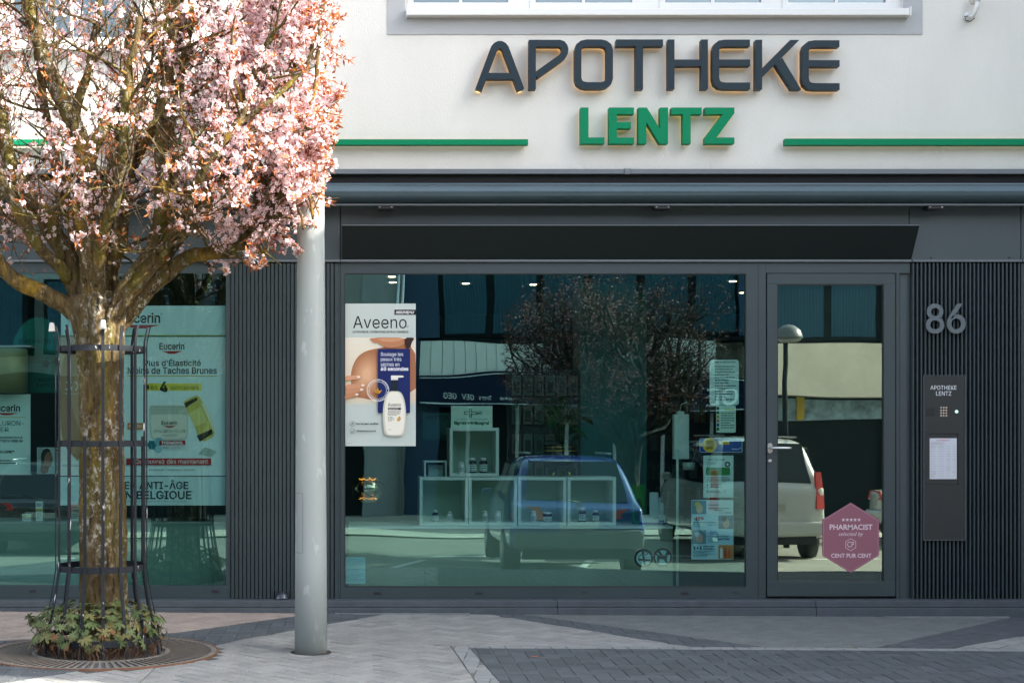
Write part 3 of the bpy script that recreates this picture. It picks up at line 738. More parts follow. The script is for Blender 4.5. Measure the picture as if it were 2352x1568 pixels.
mb = MB(); mb.slab(780, 82, 782, 86, .03, .031); mb.build('screw', M_black, jb)

# ================================================================= pole
px0 = P(714, 1510, 2.2); zt_ = 6.8
pole = thing('lamp_pole', 'thick grey steel lighting column between tree and shop window', 'pole', (px0.x, px0.y, gz(px0.x)))
mb = MB(); b_ = (px0.x, px0.y)
mb.tube([(b_[0], b_[1], -.05), (b_[0], b_[1], .6), (b_[0], b_[1], 2.66), (b_[0], b_[1], 4.4), (b_[0], b_[1], zt_)], [.1025, .1005, .0865, .078, .066], 48)
M_pole = mat('pole_grey', (.30, .335, .33), .45, metal=.0, var=.07, vscale=2.0, stretch=(1, 1, .35), speck=((.38, .42, .42, 1), 14, .62), bump=.03, bscale=60)
mb.build('column', M_pole, pole)
d = MB()   # inspection door, slightly proud, facing left of the camera
def pz(a, z, r): return (b_[0]+r*math.sin(R(a)), b_[1]-r*math.cos(R(a)), z)
za, zb_ = P(0, 1270, 2.3).z, P(0, 1132, 2.3).z
ring = []
for i in range(9): ring.append((-85+i*4.5, 0))
d.grid(lambda u, v: pz(-88+60*u, za+(zb_-za)*v, .1025-.0035*(0)), 8, 1)
dm = mat('door_seam', (.12, .135, .14), .6)
sm_ = MB()
for (u0, u1, v0, v1) in ((-88, -28, 0, .006), (-88, -28, .994, 1), (-29.5, -28, .006, .994)):
    sm_.grid(lambda u, v: pz(u0+(u1-u0)*u, za+(zb_-za)*(v0+(v1-v0)*v), .1015+.0009), 8, 1)
sm_.build('door_seam', dm, pole)
mb = MB(); g0 = gz(b_[0])
mb.lathe((b_[0], b_[1], g0+.001), [(.13, 0), (.128, .004), (.1, .004)], 40); mb.build('base_gap', mat('soil_dark', (.04, .036, .03), .95), pole)
# ================================================================= printed sheets
def ink(c, rough=.55):
    return mat('ink_%d_%d_%d' % tuple(c), rgb(*c), rough, spec=.3)
class Print:
    def __init__(s, t, Y0, step=.0007): s.t = t; s.Y = Y0; s.st = step; s.n = 0; s.L = {}; s.order = []
    def _mb(s, part, c):
        if part not in s.L: s.L[part] = (MB(), [])
        mb, ms = s.L[part]; m = ink(c) if isinstance(c, tuple) else c
        if m not in ms: ms.append(m)
        return mb, ms.index(m)
    def up(s): s.n += 1
    def y(s): return s.Y+s.n*s.st
    def poly(s, pts, c, part='picture'):
        mb, i = s._mb(part, c); mb.poly(XZ(pts, s.y()), -s.y(), i); return s
    def rect(s, x0, y0, x1, y1, c, part='picture'): return s.poly([(x0, y0), (x1, y0), (x1, y1), (x0, y1)], c, part)
    def vgrad(s, x0, y0, x1, y1, ca, cb, n=16, part='picture', horiz=False):
        for i in range(n):
            t = (i+.5)/n; c = tuple(int(a+(b-a)*t) for a, b in zip(ca, cb))
            if horiz: s.rect(x0+(x1-x0)*i/n, y0, x0+(x1-x0)*(i+1)/n, y1, c, part)
            else: s.rect(x0, y0+(y1-y0)*i/n, x1, y0+(y1-y0)*(i+1)/n, c, part)
        return s
    def ring(s, cx, cy, r, w_, c, part='picture', n=32):
        mb, i = s._mb(part, c); o = XZ(disc(cx, cy, r, n), s.y()); q = XZ(disc(cx, cy, r-w_, n), s.y())
        mb.add([(x, -s.y(), z) for x, z in o+q], [(k, (k+1) % n, n+(k+1) % n, n+k) for k in range(n)], i); return s
    def text(s, b, x0, x1, y0, y1, c, bold=.01, part='lettering', font='inter', shear=0):
        mb, i = s._mb(part, c); text_in(mb, b, x0, x1, y0, y1, s.y(), i, font, bold, shear); return s
    def lines(s, x0, x1, y0, y1, n, c, part='small_print', h=.45, seed=1):
        rnd = random.Random(seed+int(x0)+int(y0)); st = (y1-y0)/n
        for i in range(n):
            e = x1-(x1-x0)*rnd.choice((0, .05, .12, .3)); x = x0; y = y0+i*st
            while x < e-1:
                wd = rnd.uniform(2.5, 8); s.rect(x, y, min(e, x+wd), y+st*h, c, part); x += wd+1.1
        return s
    def done(s, labels={}):
        for p, (mb, ms) in s.L.items(): mb.build(p, ms, s.t, label=labels.get(p))
def sheet_thing(name, label, cat, x0, y0, x1, y1, Y, col, group=None, corner=0, thick=.0012):
    t = thing(name, label, cat, tuple(P((x0+x1)/2, y1, Y)), group)
    mb = MB(); pts = rr(x0, y0, x1, y1, corner) if corner else [(x0, y0), (x1, y0), (x1, y1), (x0, y1)]
    mb.prism(XZ(pts, Y), -Y+thick, -Y); mb.build('sheet', ink(col) if isinstance(col, tuple) else col, t)
    pr = Print(t, Y+.0009); return t, pr
YI = -.041
DK = (18, 38, 40)
# ---- shoulder poster in the right window
t, p = sheet_thing('poster', 'tall white poster with bare shoulder picture and white pump bottle', 'poster', 792, 697, 955, 1024, -.0185, (194, 205, 198))
p.rect(906, 711, 955, 723, (22, 24, 26), 'tag')
p.text('Aveeno', 811, 934, 726, 754, (14, 26, 26), 0, font='inter'); p.ring(936, 750, 2.2, .7, (20, 30, 30), 'lettering')
p.text('LE POUVOIR DE L\'AVOINE POUR LES PEAUX SENSIBLES', 810, 938, 759.5, 764.5, (20, 30, 30), .02)
p.vgrad(792, 775, 955, 917, (232, 226, 208), (226, 208, 178), 10)
p.vgrad(792, 917, 955, 932, (226, 208, 178), (194, 205, 198), 5)
p.up(); p.text('NOUVEAU', 909, 951, 714, 720.5, (240, 240, 240), .03, shear=.25)
# back and shoulder, modelled by nested tones
def blob(cx, pts): return pts
sh_ = [(812, 917), (806, 880), (806, 855), (812, 835), (822, 818), (838, 807), (855, 802), (872, 799), (884, 797), (889, 786), (940, 786), (944, 797), (950, 806), (955, 815), (955, 917)]
def smooth(pts, k=2):
    for _ in range(k):
        q = []
        for i in range(len(pts)):
            a, b = pts[i], pts[(i+1) % len(pts)]
            q += [(a[0]*.75+b[0]*.25, a[1]*.75+b[1]*.25), (a[0]*.25+b[0]*.75, a[1]*.25+b[1]*.75)]
        pts = q
    return pts
p.poly(smooth(sh_, 1), (170, 112, 78)); p.up()
def mix(a, b, t): return tuple(int(x+(y-x)*t) for x, y in zip(a, b))
for i in range(9):
    f_ = 1-i*.095; cx, cy = 842, 858
    p.poly(smooth([(cx+(x-cx)*f_, cy+(y-cy)*f_) for x, y in [(812, 914), (807, 880), (808, 850), (815, 832), (828, 816), (845, 808), (862, 812), (874, 830), (878, 860), (874, 895), (868, 914)]], 2), mix((176, 120, 84), (226, 178, 138), i/8)); p.up()
p.poly(smooth([(884, 916), (881, 902), (885, 880), (890, 868), (892, 880), (889, 900), (893, 916)], 1), (128, 78, 52)); p.up()
p.poly(smooth([(848, 775), (853, 783), (862, 788), (868, 786), (874, 792), (884, 797), (905, 800), (930, 790), (938, 775)], 1), (188, 128, 92)); p.up()
p.poly(smooth([(866, 776), (874, 783), (900, 786), (925, 780), (930, 776)], 1), (206, 150, 112)); p.poly(smooth([(928, 775), (930, 793), (936, 802), (943, 797), (946, 785), (954, 775)], 1), (52, 32, 24)); p.up()
for i, (x, y, l) in enumerate(((824, 868, 34), (834, 887, 44), (831, 897, 41), (820, 908, 30))):
    p.poly(smooth([(792, y-5+i), (792+l*.5, y-6), (792+l-6, y-7), (792+l+2, y-5), (792+l+3, y-1), (792+l-4, y+3), (792+l*.5, y+4), (792, y+7+i)], 2), mix((214, 158, 122), (186, 126, 92), i/4)); p.up()
    p.poly(smooth([(792+l-6, y-5.5), (792+l+2, y-4.5), (792+l+1, y-.5), (792+l-6, y-.5)], 2), (240, 226, 216)); p.up()
p.poly(rr(868, 801, 942, 948, 2), (14, 34, 96), 'blue_card'); p.up()
for s_, x1, y0, y1 in (('Soulage les', 926, 809, 819.5), ('peaux très', 922, 820, 831), ('sèches en', 917.5, 831.5, 841)): p.text(s_, 874.5, x1, y0, y1, (236, 240, 246), .0)
p.text('60 secondes', 874.5, 938, 842.5, 851, (245, 248, 250), .022)
p.ring(868, 896, 25.5, 1.1, (240, 240, 238), 'seal'); p.ring(868, 896, 20, .7, (240, 240, 238), 'seal')
mb_ = 26
for i in range(34):
    a = 2*math.pi*i/34; cx, cy = 868+22.7*math.cos(a), 896+22.7*math.sin(a)
    if i % 9: p.poly([(cx-1, cy-1.2), (cx+.6, cy-1), (cx+1, cy+1.1), (cx-.7, cy+1)], (243, 243, 240), 'seal')
p.up()
for a0, l in ((-80, 15), (-38, 15), (-118, 12)):
    dx, dy = math.cos(R(a0)), math.sin(R(a0)); bx, by = 866, 904
    p.poly([(bx, by), (bx+dx*l*.4-dy*3, by+dy*l*.4+dx*3), (bx+dx*l, by+dy*l), (bx+dx*l*.4+dy*3, by+dy*l*.4-dx*3)], (214, 150, 44), 'seal')
p.up()
p.poly([(898, 872), (914, 872), (915, 898), (897, 898)], (16, 34, 48), 'bottle_picture')
p.poly([(898, 862), (924, 862), (927, 863.5), (927, 866), (914, 867), (914, 873), (898, 873)], (236, 236, 226), 'bottle_picture')
p.poly(smooth([(893, 897), (919, 897), (928, 912), (933, 940), (932, 975), (928, 998), (920, 1001), (892, 1001), (884, 998), (880, 975), (879, 940), (884, 912)], 2), (206, 204, 186), 'bottle_picture'); p.up()
p.poly(smooth([(895, 899), (917, 899), (925, 914), (930, 940), (929, 973), (925, 995), (917, 998), (895, 998), (888, 995), (884, 973), (883, 940), (887, 914)], 2), (238, 235, 220), 'bottle_picture'); p.up()
p.text('Aveeno', 891, 921, 924.5, 934, (18, 30, 34), 0, 'bottle_picture'); p.rect(891, 936, 921, 940.8, (20, 34, 44), 'bottle_picture')
p.lines(891, 920, 943, 955, 5, (80, 90, 90), 'bottle_picture', .4); p.lines(891, 905, 957, 968, 4, (110, 118, 116), 'bottle_picture', .4)
p.poly([(911, 966), (914, 958), (918, 955), (921, 961), (918, 967)], (206, 160, 80), 'bottle_picture'); p.text('350 ml', 892, 899, 985, 987.5, (120, 120, 112), 0, 'bottle_picture'); p.up()
p.text('SKIN RELIEF', 892.5, 915, 937, 940, (230, 230, 220), 0, 'bottle_picture')
for cy, tx, x1 in ((973, 'Pour les peaux sensibles', 869), (989.5, 'Cliniquement prouvé', 863)):
    p.ring(809.5, cy, 6.2, .7, DK, 'icon'); p.text(tx, 818, x1, cy-2.8, cy+3, DK, .03)
p.poly([(806.5, 989.5), (808.8, 992), (813, 986.5), (813.8, 987.2), (808.8, 993.8), (805.8, 990.2)], DK, 'icon'); p.poly([(806.5, 976), (808, 970.5), (812.5, 969), (811.5, 974), (807.8, 975.8)], (120, 140, 130), 'icon')
p.lines(799, 811, 1017, 1019, 1, (140, 150, 150)); p.done()

# ---- left window sheets
def tri(p, x0, x1, y0, y1, c=(150, 30, 34), part='logo'): p.poly([(x0, y0), (x1, y0), ((x0+x1)/2+(x1-x0)*.12, y1), ((x0+x1)/2-(x1-x0)*.12, y1)], c, part)
RED = (176, 26, 36); INK = (16, 34, 40)
t, p = sheet_thing('poster', 'pale header sheet with red triangle logo above the jar poster', 'poster', 140, 702, 518, 771, YI, (206, 228, 226))
p.text('Eucerin', 276, 368, 718, 742, INK, .018, 'logo'); p.ring(371, 721, 2.2, .7, INK, 'logo'); tri(p, 281, 367, 746, 754.5, RED)
p.rect(141, 769, 517.5, 770.6, (170, 196, 60), 'stripe'); p.done()
t, p = sheet_thing('poster', 'large poster with open cream jar and gold lid reading Plus d\'Élasticité', 'poster', 232, 773.5, 518, 1092, YI, (222, 238, 236))
p.text('Eucerin', 366, 423.5, 787, 803, INK, .018, 'logo'); p.ring(425, 789, 1.5, .5, INK, 'logo'); tri(p, 371, 419, 806, 812.5, RED)
p.text("Plus d'Élasticité", 331, 461.5, 823, 840.5, INK, .015); p.text('Moins de Taches Brunes', 293, 498, 842.5, 858.5, INK, .015)
p.rect(293, 862.3, 498, 864.3, (196, 172, 60), 'rule'); p.vgrad(335, 880, 463, 897, (226, 208, 60), (236, 222, 110), 8, 'rule', horiz=True); p.up()
p.text('Dès', 335, 362, 882.5, 895, INK, -.005); p.text('4', 367, 385, 876, 900, INK, .03); p.text('semaines', 390, 457, 883.5, 894.5, INK, -.005)
# jar
p.poly(smooth([(343, 950), (343, 934), (348, 930), (424, 930), (430, 936), (432, 950), (432, 998), (428, 1008), (420, 1011), (358, 1011), (348, 1008), (344, 998)], 1), (196, 200, 184), 'jar_picture'); p.up()
p.poly(smooth([(346, 956), (350, 952), (424, 952), (429, 956), (430, 998), (424, 1008), (354, 1008), (347, 998)], 1), (224, 222, 204), 'jar_picture')
for y in (934, 940, 946): p.rect(345, y, 430, y+1.6, (160, 176, 160), 'jar_picture')
p.poly([(375, 930), (392, 919), (398, 930)], (236, 244, 240), 'jar_picture')
p.up(); p.text('Eucerin', 371, 407, 966, 975.5, INK, .02, 'jar_picture'); tri(p, 375, 404, 977.5, 982, RED, 'jar_picture')
p.text('HYALURON-FILLER', 353.5, 426.5, 986.5, 993, (50, 66, 60), .0, 'jar_picture'); p.text('+ ELASTICITY', 371.5, 408, 997, 1001.5, (50, 66, 60), 0, 'jar_picture')
# lid
p.poly(smooth([(448, 908), (456, 908), (470, 930), (484, 960), (494, 990), (490, 1004), (462, 1016), (452, 990), (436, 955), (421, 926), (424, 920)], 1), (206, 190, 96), 'lid_picture'); p.up()
p.poly([(422, 926), (451, 912), (454, 918), (427, 936)], (36, 34, 20), 'lid_picture'); p.poly([(452, 1000), (486, 985), (489, 995), (459, 1014)], (40, 38, 22), 'lid_picture'); p.poly([(434, 948), (462, 934), (476, 968), (447, 980)], (226, 214, 130), 'lid_picture'); p.poly([(470, 925), (484, 955), (494, 988), (491, 992), (478, 962), (462, 926)], (232, 226, 190), 'lid_picture')
p.poly([(455, 1042), (470, 1026), (498, 1036), (488, 1048)], (176, 190, 176), 'lid_picture')
p.rect(293, 971, 328, 986, (206, 118, 36), 'tag'); p.up(); p.text('SPF 30', 295.5, 325, 974.5, 982.5, (245, 236, 220), .02)
for cx, cy, r_, c_ in ((349, 1021, 11, (24, 110, 120)), (365, 1014, 11, (120, 176, 184)), (364, 1031, 9, (150, 196, 200))): p.poly(disc(cx, cy, r_, 6), c_, 'hexagon'); p.up()
p.rect(366, 1011, 425.5, 1021.5, (156, 30, 38), 'tag'); p.rect(372, 1022.5, 425.5, 1031, (226, 232, 230), 'tag'); p.up()
p.text('THIAMIDOL', 370.5, 421, 1012.7, 1019.8, (246, 240, 238), .03); p.text('BREVETÉ*', 374.5, 421, 1023.2, 1029.6, (90, 100, 104), 0)
p.rect(290, 1052, 484.5, 1067.5, (176, 30, 38), 'tag'); p.up(); p.text('Découvrez dès maintenant', 312, 478, 1053.5, 1064.5, (246, 238, 236), .0)
p.text('EUCERIN.BE  |  f EUCERIN  /  EUCERIN', 342.5, 448, 1076, 1081, (50, 70, 74), .01); p.done()
t, p = sheet_thing('poster', 'pale strip reading EN ANTI-ÂGE EN BELGIQUE under the jar poster', 'poster', 136, 1094, 518, 1160, YI, (196, 220, 218))
p.text('N°1 EN ANTI-ÂGE', 240, 432.5, 1101, 1123, INK, .02); p.text('1 EN BELGIQUE', 250, 440, 1126.5, 1146, INK, .02); p.text('2', 442, 445, 1127, 1131, INK, 0); p.lines(240, 440, 1150.5, 1152.5, 1, (110, 140, 144)); p.done()
t, p = sheet_thing('poster', 'brown-toned skin care poster with a big 3 left of the tree trunk', 'poster', 138, 773.5, 231, 1092, YI, (202, 178, 150))
p.poly(smooth([(139, 850), (150, 810), (165, 790), (205, 776), (230, 775), (230, 1000), (190, 1010), (185, 1060), (160, 1050), (139, 1000)], 2), (176, 138, 106)); p.up()
p.poly(smooth([(160, 900), (175, 860), (200, 850), (228, 880), (228, 980), (190, 1000), (170, 960)], 2), (196, 158, 126)); p.up()
p.poly([(139, 1010), (160, 1038), (178, 1058), (230, 1062), (230, 1091.5), (139, 1091.5)], (226, 230, 226)); p.up()
p.text('3', 150.5, 165.5, 876, 897.5, (226, 236, 236), .0); p.text("D'ÉLASTICITÉ", 150.5, 205, 901, 905.5, (226, 236, 236), 0); p.text('X', 172, 188, 876, 897, (226, 236, 236), 0); p.lines(144, 225, 1066, 1072, 2, (120, 120, 116)); p.done()
# deeper display pieces in the left window
t, p = sheet_thing('display_board', 'green arched display board far back in the left window', 'display board', 28, 730, 150, 900, -.42, (20, 96, 84))
p.t.children[0].data.clear_geometry()
mb_ = MB(); mb_.prism(XZ([(24, 902)]+[(88-62*math.cos(R(a)), 820-92*math.sin(R(a))) for a in range(0, 181, 15)]+[(152, 902)], -.42), .43, .42)
o_ = mb_.build('sheet', ink((30, 120, 106)), t); bpy.data.objects.remove(p.t.children[0]) if False else None
p.text('parakito', 44, 118, 776, 790, (10, 50, 46), 0); p.lines(60, 130, 812, 836, 5, (10, 56, 50))
p.poly(disc(105, 836, 8, 20), (8, 36, 34), 'icon'); p.poly(disc(132, 830, 9, 20), (8, 36, 34), 'icon'); p.poly([(105, 835), (132, 829), (132, 831), (105, 837)], (8, 36, 34), 'icon')
p.text('MOUSTIQUES', 88, 150, 868, 876, (16, 60, 60), .02); p.text('& ANTI-TIQUES', 84, 150, 880, 888, (16, 60, 60), .02); p.done()
for c_ in list(t.children):
    if c_.type == 'MESH' and len(c_.data.vertices) == 0: bpy.data.objects.remove(c_)
t, p = sheet_thing('display_stand', 'tall hyaluron serum display with gold and glass column at the left edge', 'display stand', -60, 905, 70, 1085, -.2, (196, 222, 214))
p.text('Eucerin', -20, 46, 928, 945, INK, .02, 'logo'); tri(p, -12, 42, 948, 953, RED)
p.text('HYALURON-', -34, 55, 966, 977, INK, 0); p.text('FILLER', -34, 20, 981, 991, INK, 0); p.text('SÉRUM ÉPIGÉNÉTIQUE', -34, 52, 1001, 1007, INK, .02); p.text('EPIGENETISCH SERUM', -34, 52, 1009, 1015, INK, .02); p.text('CELLINE*', -10, 33, 1034, 1040, INK, .04); p.lines(-34, 52, 1056, 1068, 2, INK); p.rect(-40, 972-15, 60, 958.5, (190, 180, 90), 'rule'); p.done()
cx_ = P(5, 0, -.2).x; za_ = P(0, 902, -.2).z; zb2 = P(0, 800, -.2).z
mb = MB(); mb.lathe((cx_, .24, za_), [(.19, 0), (.19, zb2-za_)], 40); mb.build('column', mat('gold_foil', (.24, .25, .12), .5, metal=.3), p.t)
mb = MB(); mb.slab(-60, 793, 71, 796.5, -.45, -.2); mb.build('top_plate', M_white, p.t)
mb = MB(); mb.slab(-60, 1085, 71, 1090, -.45, -.2); mb.build('base_plate', M_white, p.t)
t, p = sheet_thing('photo_card', 'small card with a man\'s face in profile in the left window', 'card', 85, 1027, 136, 1088, -.1, (170, 190, 184))
p.rect(86, 1028, 100, 1087, (130, 150, 146)); p.up()
p.poly(smooth([(97, 1040), (104, 1031), (114, 1032), (119, 1042), (120, 1050), (122, 1056), (119, 1060), (119, 1068), (112, 1072), (110, 1087), (92, 1087), (94, 1062)], 1), (126, 92, 74)); p.up()
p.poly(smooth([(93, 1045), (100, 1030), (112, 1029), (117, 1036), (108, 1038), (102, 1048), (101, 1064), (96, 1066)], 1), (34, 28, 26)); p.rect(126, 1032, 134, 1035, (150, 40, 44), 'tag'); p.lines(126, 134, 1040, 1080, 9, (90, 110, 108)); p.done()
def carton(x0, y0, x1, y1, Y, label, stripe, group='cartons on the left window podium'):
    t = thing('carton', label, 'carton', tuple(P((x0+x1)/2, y1, Y)), group)
    MB().slab(x0, y0, x1, y1, Y-.06, Y).build('box', ink((214, 228, 220)), t)
    p = Print(t, Y+.0008); h = y1-y0
    p.rect(x0, y0+h*.35, x1, y0+h*.5, stripe, 'stripe'); p.lines(x0+2, x1-2, y0+h*.1, y0+h*.3, 2, (60, 80, 80)); p.lines(x0+2, x1-2, y0+h*.6, y0+h*.9, 3, (90, 110, 110)); p.done()
carton(51, 1180, 71, 1196, -.25, 'low cream carton with a yellow stripe on the left window podium', (200, 190, 80))
carton(82, 1151, 98, 1196, -.25, 'tall slim carton standing on the left window podium', (190, 186, 110))
carton(164, 1155, 182, 1196, -.25, 'slim carton just left of the tree trunk on the left window podium', (120, 160, 150))

# ---- notices on the right side of the window
PG = (196, 226, 210)
t, p = sheet_thing('notice', 'rounded pale notice high on the glass left of the door', 'notice', 1630, 826, 1697, 930, YI, (206, 226, 214), corner=6)
p.text('Tragen Sie unter Ihnen These', 1640, 1690, 829.5, 833.5, INK, .03); p.lines(1642, 1690, 840, 922, 13, (96, 122, 118)); p.done()
t, p = sheet_thing('notice', 'narrow notice with coloured squares down its left side', 'notice', 1645, 931, 1690, 993, YI, (206, 230, 208), corner=3)
for i, c_ in enumerate(((40, 90, 50), (60, 110, 60), (170, 160, 60), (196, 120, 110), (40, 90, 130), (50, 100, 60))): p.rect(1646, 934+i*9.5, 1652, 941+i*9.5, c_, 'icon')
p.rect(1664, 938, 1688, 942, (170, 186, 96), 'rule'); p.lines(1656, 1688, 947, 986, 7, (90, 120, 110)); p.done()
t, p = sheet_thing('sticker', 'blue sticker with a yellow vaccination badge at door handle height', 'sticker', 1607, 1006, 1705, 1038.5, YI+.001, (206, 224, 236), corner=3)
p.poly(rr(1608.2, 1007.2, 1703.8, 1037.3, 2.5), (18, 66, 150), 'field'); p.up()
p.poly(disc(1630, 1021.5, 16.5, 32), (236, 190, 50), 'badge'); p.poly(disc(1613, 1021, 4.5, 7), (236, 190, 50), 'badge'); p.rect(1650, 1012, 1675, 1020.5, (236, 190, 50), 'badge'); p.up()
for i, s_ in enumerate(('LASSEN', 'SIE SICH', 'HIER', 'IMPFEN!')): p.text(s_, 1621, 1640, 1011.5+i*5.2, 1015.5+i*5.2, (96, 70, 10), .03)
p.poly(disc(1654.5, 1016.2, 2.6, 12), (250, 244, 220), 'badge'); p.text('Impfen\nschützt!', 1659.5, 1673, 1013.3, 1019, (90, 70, 20), 0); p.text('Ostbelgien', 1681, 1698, 1029, 1033, (226, 236, 246), .02); p.ring(1700.3, 1028.5, 1.8, .6, (226, 236, 246), 'lettering'); p.done()
t, p = sheet_thing('notice', 'pale notice asking about COPD with a green picture block', 'notice', 1615.5, 1045.5, 1684.5, 1142, YI, (200, 226, 214))
p.text('Leiden Sie unter', 1623, 1665, 1052, 1057.5, INK, .0); p.text('COPD?', 1623, 1645, 1060.5, 1066.5, INK, .0); p.poly(rr(1622, 1073, 1677, 1091, 3), (24, 130, 50), 'green_block'); p.up()
p.poly(disc(1671, 1066, 6.5, 20), (10, 70, 50), 'badge'); p.up(); p.rect(1667.5, 1065, 1674.5, 1067.2, (220, 240, 230), 'badge'); p.rect(1669.8, 1062.6, 1672.2, 1069.6, (220, 240, 231), 'badge'); p.poly(disc(1637, 1081, 4, 14), (190, 120, 60), 'green_block')
p.lines(1623, 1676, 1095, 1108, 4, (60, 96, 90)); p.rect(1624, 1111, 1626, 1117.5, (30, 120, 70), 'badge'); p.rect(1624, 1118.5, 1626, 1120.5, (30, 120, 70), 'badge'); p.lines(1632, 1660, 1110, 1121, 3, (70, 100, 96)); p.lines(1623, 1656, 1126, 1132, 2, (70, 100, 96)); p.ring(1665, 1128, 3, .8, (60, 100, 96), 'badge'); p.done()
t, p = sheet_thing('notice', 'discount sheet in four strips reading -15%, -20% and 1+1 low beside the door', 'notice', 1588, 1147.5, 1684.5, 1284, YI, (186, 224, 228))
for i in range(4):
    y = 1148+i*34; p.rect(1588.5, y+.4, 1684, y+33, ((214, 234, 230), (190, 228, 234), (176, 220, 232), (186, 226, 232))[i], 'strip')
p.up()
for (x0, y0, x1, y1, ca, cb, cc) in ((1589, 1149, 1622, 1180, (70, 130, 150), (220, 190, 150), (214, 190, 60)), (1650, 1183, 1684, 1214, (90, 110, 130), (206, 170, 140), (60, 60, 70)), (1589, 1217, 1622, 1248, (120, 150, 160), (206, 170, 150), (190, 220, 230)), (1650, 1251, 1684, 1283, (196, 130, 60), (230, 190, 110), (180, 50, 30))):
    p.rect(x0, y0, x1, y1, ca, 'photo'); cx, cy = (x0+x1)/2, (y0+y1)/2
for (x0, y0, x1, y1, ca, cb, cc) in ((1589, 1149, 1622, 1180, 0, (220, 190, 150), (214, 190, 60)), (1650, 1183, 1684, 1214, 0, (206, 170, 140), (60, 60, 70)), (1589, 1217, 1622, 1248, 0, (206, 170, 150), (190, 220, 230))):
    p.n += 1; cx, cy = (x0+x1)/2, (y0+y1)/2; p.poly(disc(cx+1, cy+3, 8, 14, 11), cb, 'photo'); p.n += 1; p.poly(disc(cx-4, cy-7, 6, 10), cc, 'photo'); p.n -= 2
p.up()
for x in (1657, 1666, 1675): p.poly([(x-3, 1281), (x-3, 1262), (x-1, 1256), (x+1, 1256), (x+3, 1262), (x+3, 1281)], ((224, 236, 236), (190, 60, 30), (200, 90, 40))[(x-1657)//9], 'photo')
p.text('-15%', 1592, 1617, 1186, 1194.5, (196, 50, 40), .04); p.text('-20%', 1625, 1649, 1219, 1227.5, (20, 110, 170), .05); p.text('1 + 1', 1593, 1612, 1253, 1261.5, (20, 90, 110), .05); p.text('NATTOU', 1650, 1676, 1235, 1239.5, INK, .05); p.text('Vichy Lierac\nSoleil Aktion', 1615, 1641, 1252, 1261.5, (20, 80, 90), .04)
p.text('auf alle Produkte der Marke', 1592, 1646, 1197, 1200.5, INK, .02); p.text('auf alle Artikel der Marke', 1625, 1674, 1229.5, 1232.8, INK, .02); p.text('auf alle Sonnenprodukte\nder Marke', 1626, 1676, 1165, 1172.5, INK, .02)
p.lines(1592, 1620, 1203, 1211, 3, (80, 120, 130)); p.text('bioderma', 1622, 1646, 1202, 1206.5, (40, 70, 80), 0); p.text('EUCERIN', 1652, 1678, 1175, 1179, INK, .0); p.lines(1625, 1645, 1236, 1246, 4, (80, 120, 130)); p.lines(1592, 1640, 1264, 1280, 5, (70, 110, 120)); p.lines(1626, 1656, 1158, 1162, 1, (90, 120, 130)); p.done()
# two round prohibition stickers
MR = (46, 14, 18)
def roundel(cx, cy, label):
    t = thing('sticker', label, 'sticker', tuple(P(cx, cy+21, -.035)), 'round prohibition stickers')
    MB().prism(XZ(disc(cx, cy, 21.5, 40), -.035), .0362, .035).build('sheet', ink(MR), t)
    p = Print(t, -.0340, .0006); p.poly(disc(cx, cy, 17, 36), (160, 206, 204), 'field'); p.up(); return t, p
t, p = roundel(1478.5, 1281.5, 'round no smoking sticker with a cigarette crossed out')
p.poly([(1466, 1282), (1494, 1284), (1494, 1288), (1466, 1286)], (24, 40, 44), 'cigarette')
mbx, ix = p._mb('cigarette', (24, 40, 44)); ribbon_prism(mbx, [(1467, 1283), (1468, 1276), (1476, 1272), (1484, 1274), (1488, 1270), (1482, 1266), (1474, 1268)], 1.6, p.y(), -p.y()+.0002, -p.y(), False, ix)
p.up(); p.poly([(1473, 1264), (1478, 1263), (1484, 1299), (1479, 1300)], MR, 'bar'); p.done()
t, p = roundel(1522, 1279.5, 'round no dogs sticker with a dog crossed out')
p.poly([(1507, 1269), (1512, 1273), (1527, 1274), (1531, 1266), (1534, 1264), (1536, 1267), (1541, 1269), (1540, 1272), (1535, 1274), (1532, 1281), (1532, 1293), (1529, 1293), (1527, 1284), (1515, 1283), (1513, 1293), (1510, 1293), (1509, 1278), (1506, 1272)], (16, 26, 30), 'dog')
p.up(); p.poly([(1510, 1266), (1514, 1263), (1536, 1291), (1532, 1294)], MR, 'bar'); p.done()
t, p = sheet_thing('sticker', 'pale blue patterned sticker in the lower left corner of the right window', 'sticker', 794, 1279, 839, 1340, YI, (150, 200, 206)); p.lines(796, 836, 1283, 1336, 14, (120, 176, 186)); p.done()
# hexagon sticker on the door
PK = (152, 98, 118); LP = (222, 200, 206)
t = thing('sticker', 'pink hexagonal sticker with five stars reading PHARMACIST on the door glass', 'sticker', tuple(P(1954, 1314, -.01)))
hexp = [(1954, 1153.5), (2019, 1193), (2019, 1275), (1954, 1314.5), (1889, 1275), (1889, 1193)]
MB().prism(XZ(hexp, -.0105), .0125, .0105).build('sheet', ink((148, 96, 108)), t)
p = Print(t, -.0098, .0006)
def sc_hex(f_): return [(1954+(x-1954)*f_, 1234+(y-1234)*f_) for x, y in hexp]
mbx, ix = p._mb('outline', (190, 140, 156)); ribbon_prism(mbx, sc_hex(.965), .9, p.y(), -p.y()+.0001, -p.y(), True, ix)
def star(cx, cy, r_): return [(cx+(r_ if i % 2 == 0 else r_*.42)*math.sin(math.pi*i/5), cy-(r_ if i % 2 == 0 else r_*.42)*math.cos(math.pi*i/5)) for i in range(10)]
for i in range(5): p.poly(star(1937+i*9, 1193, 4.6), LP, 'stars')
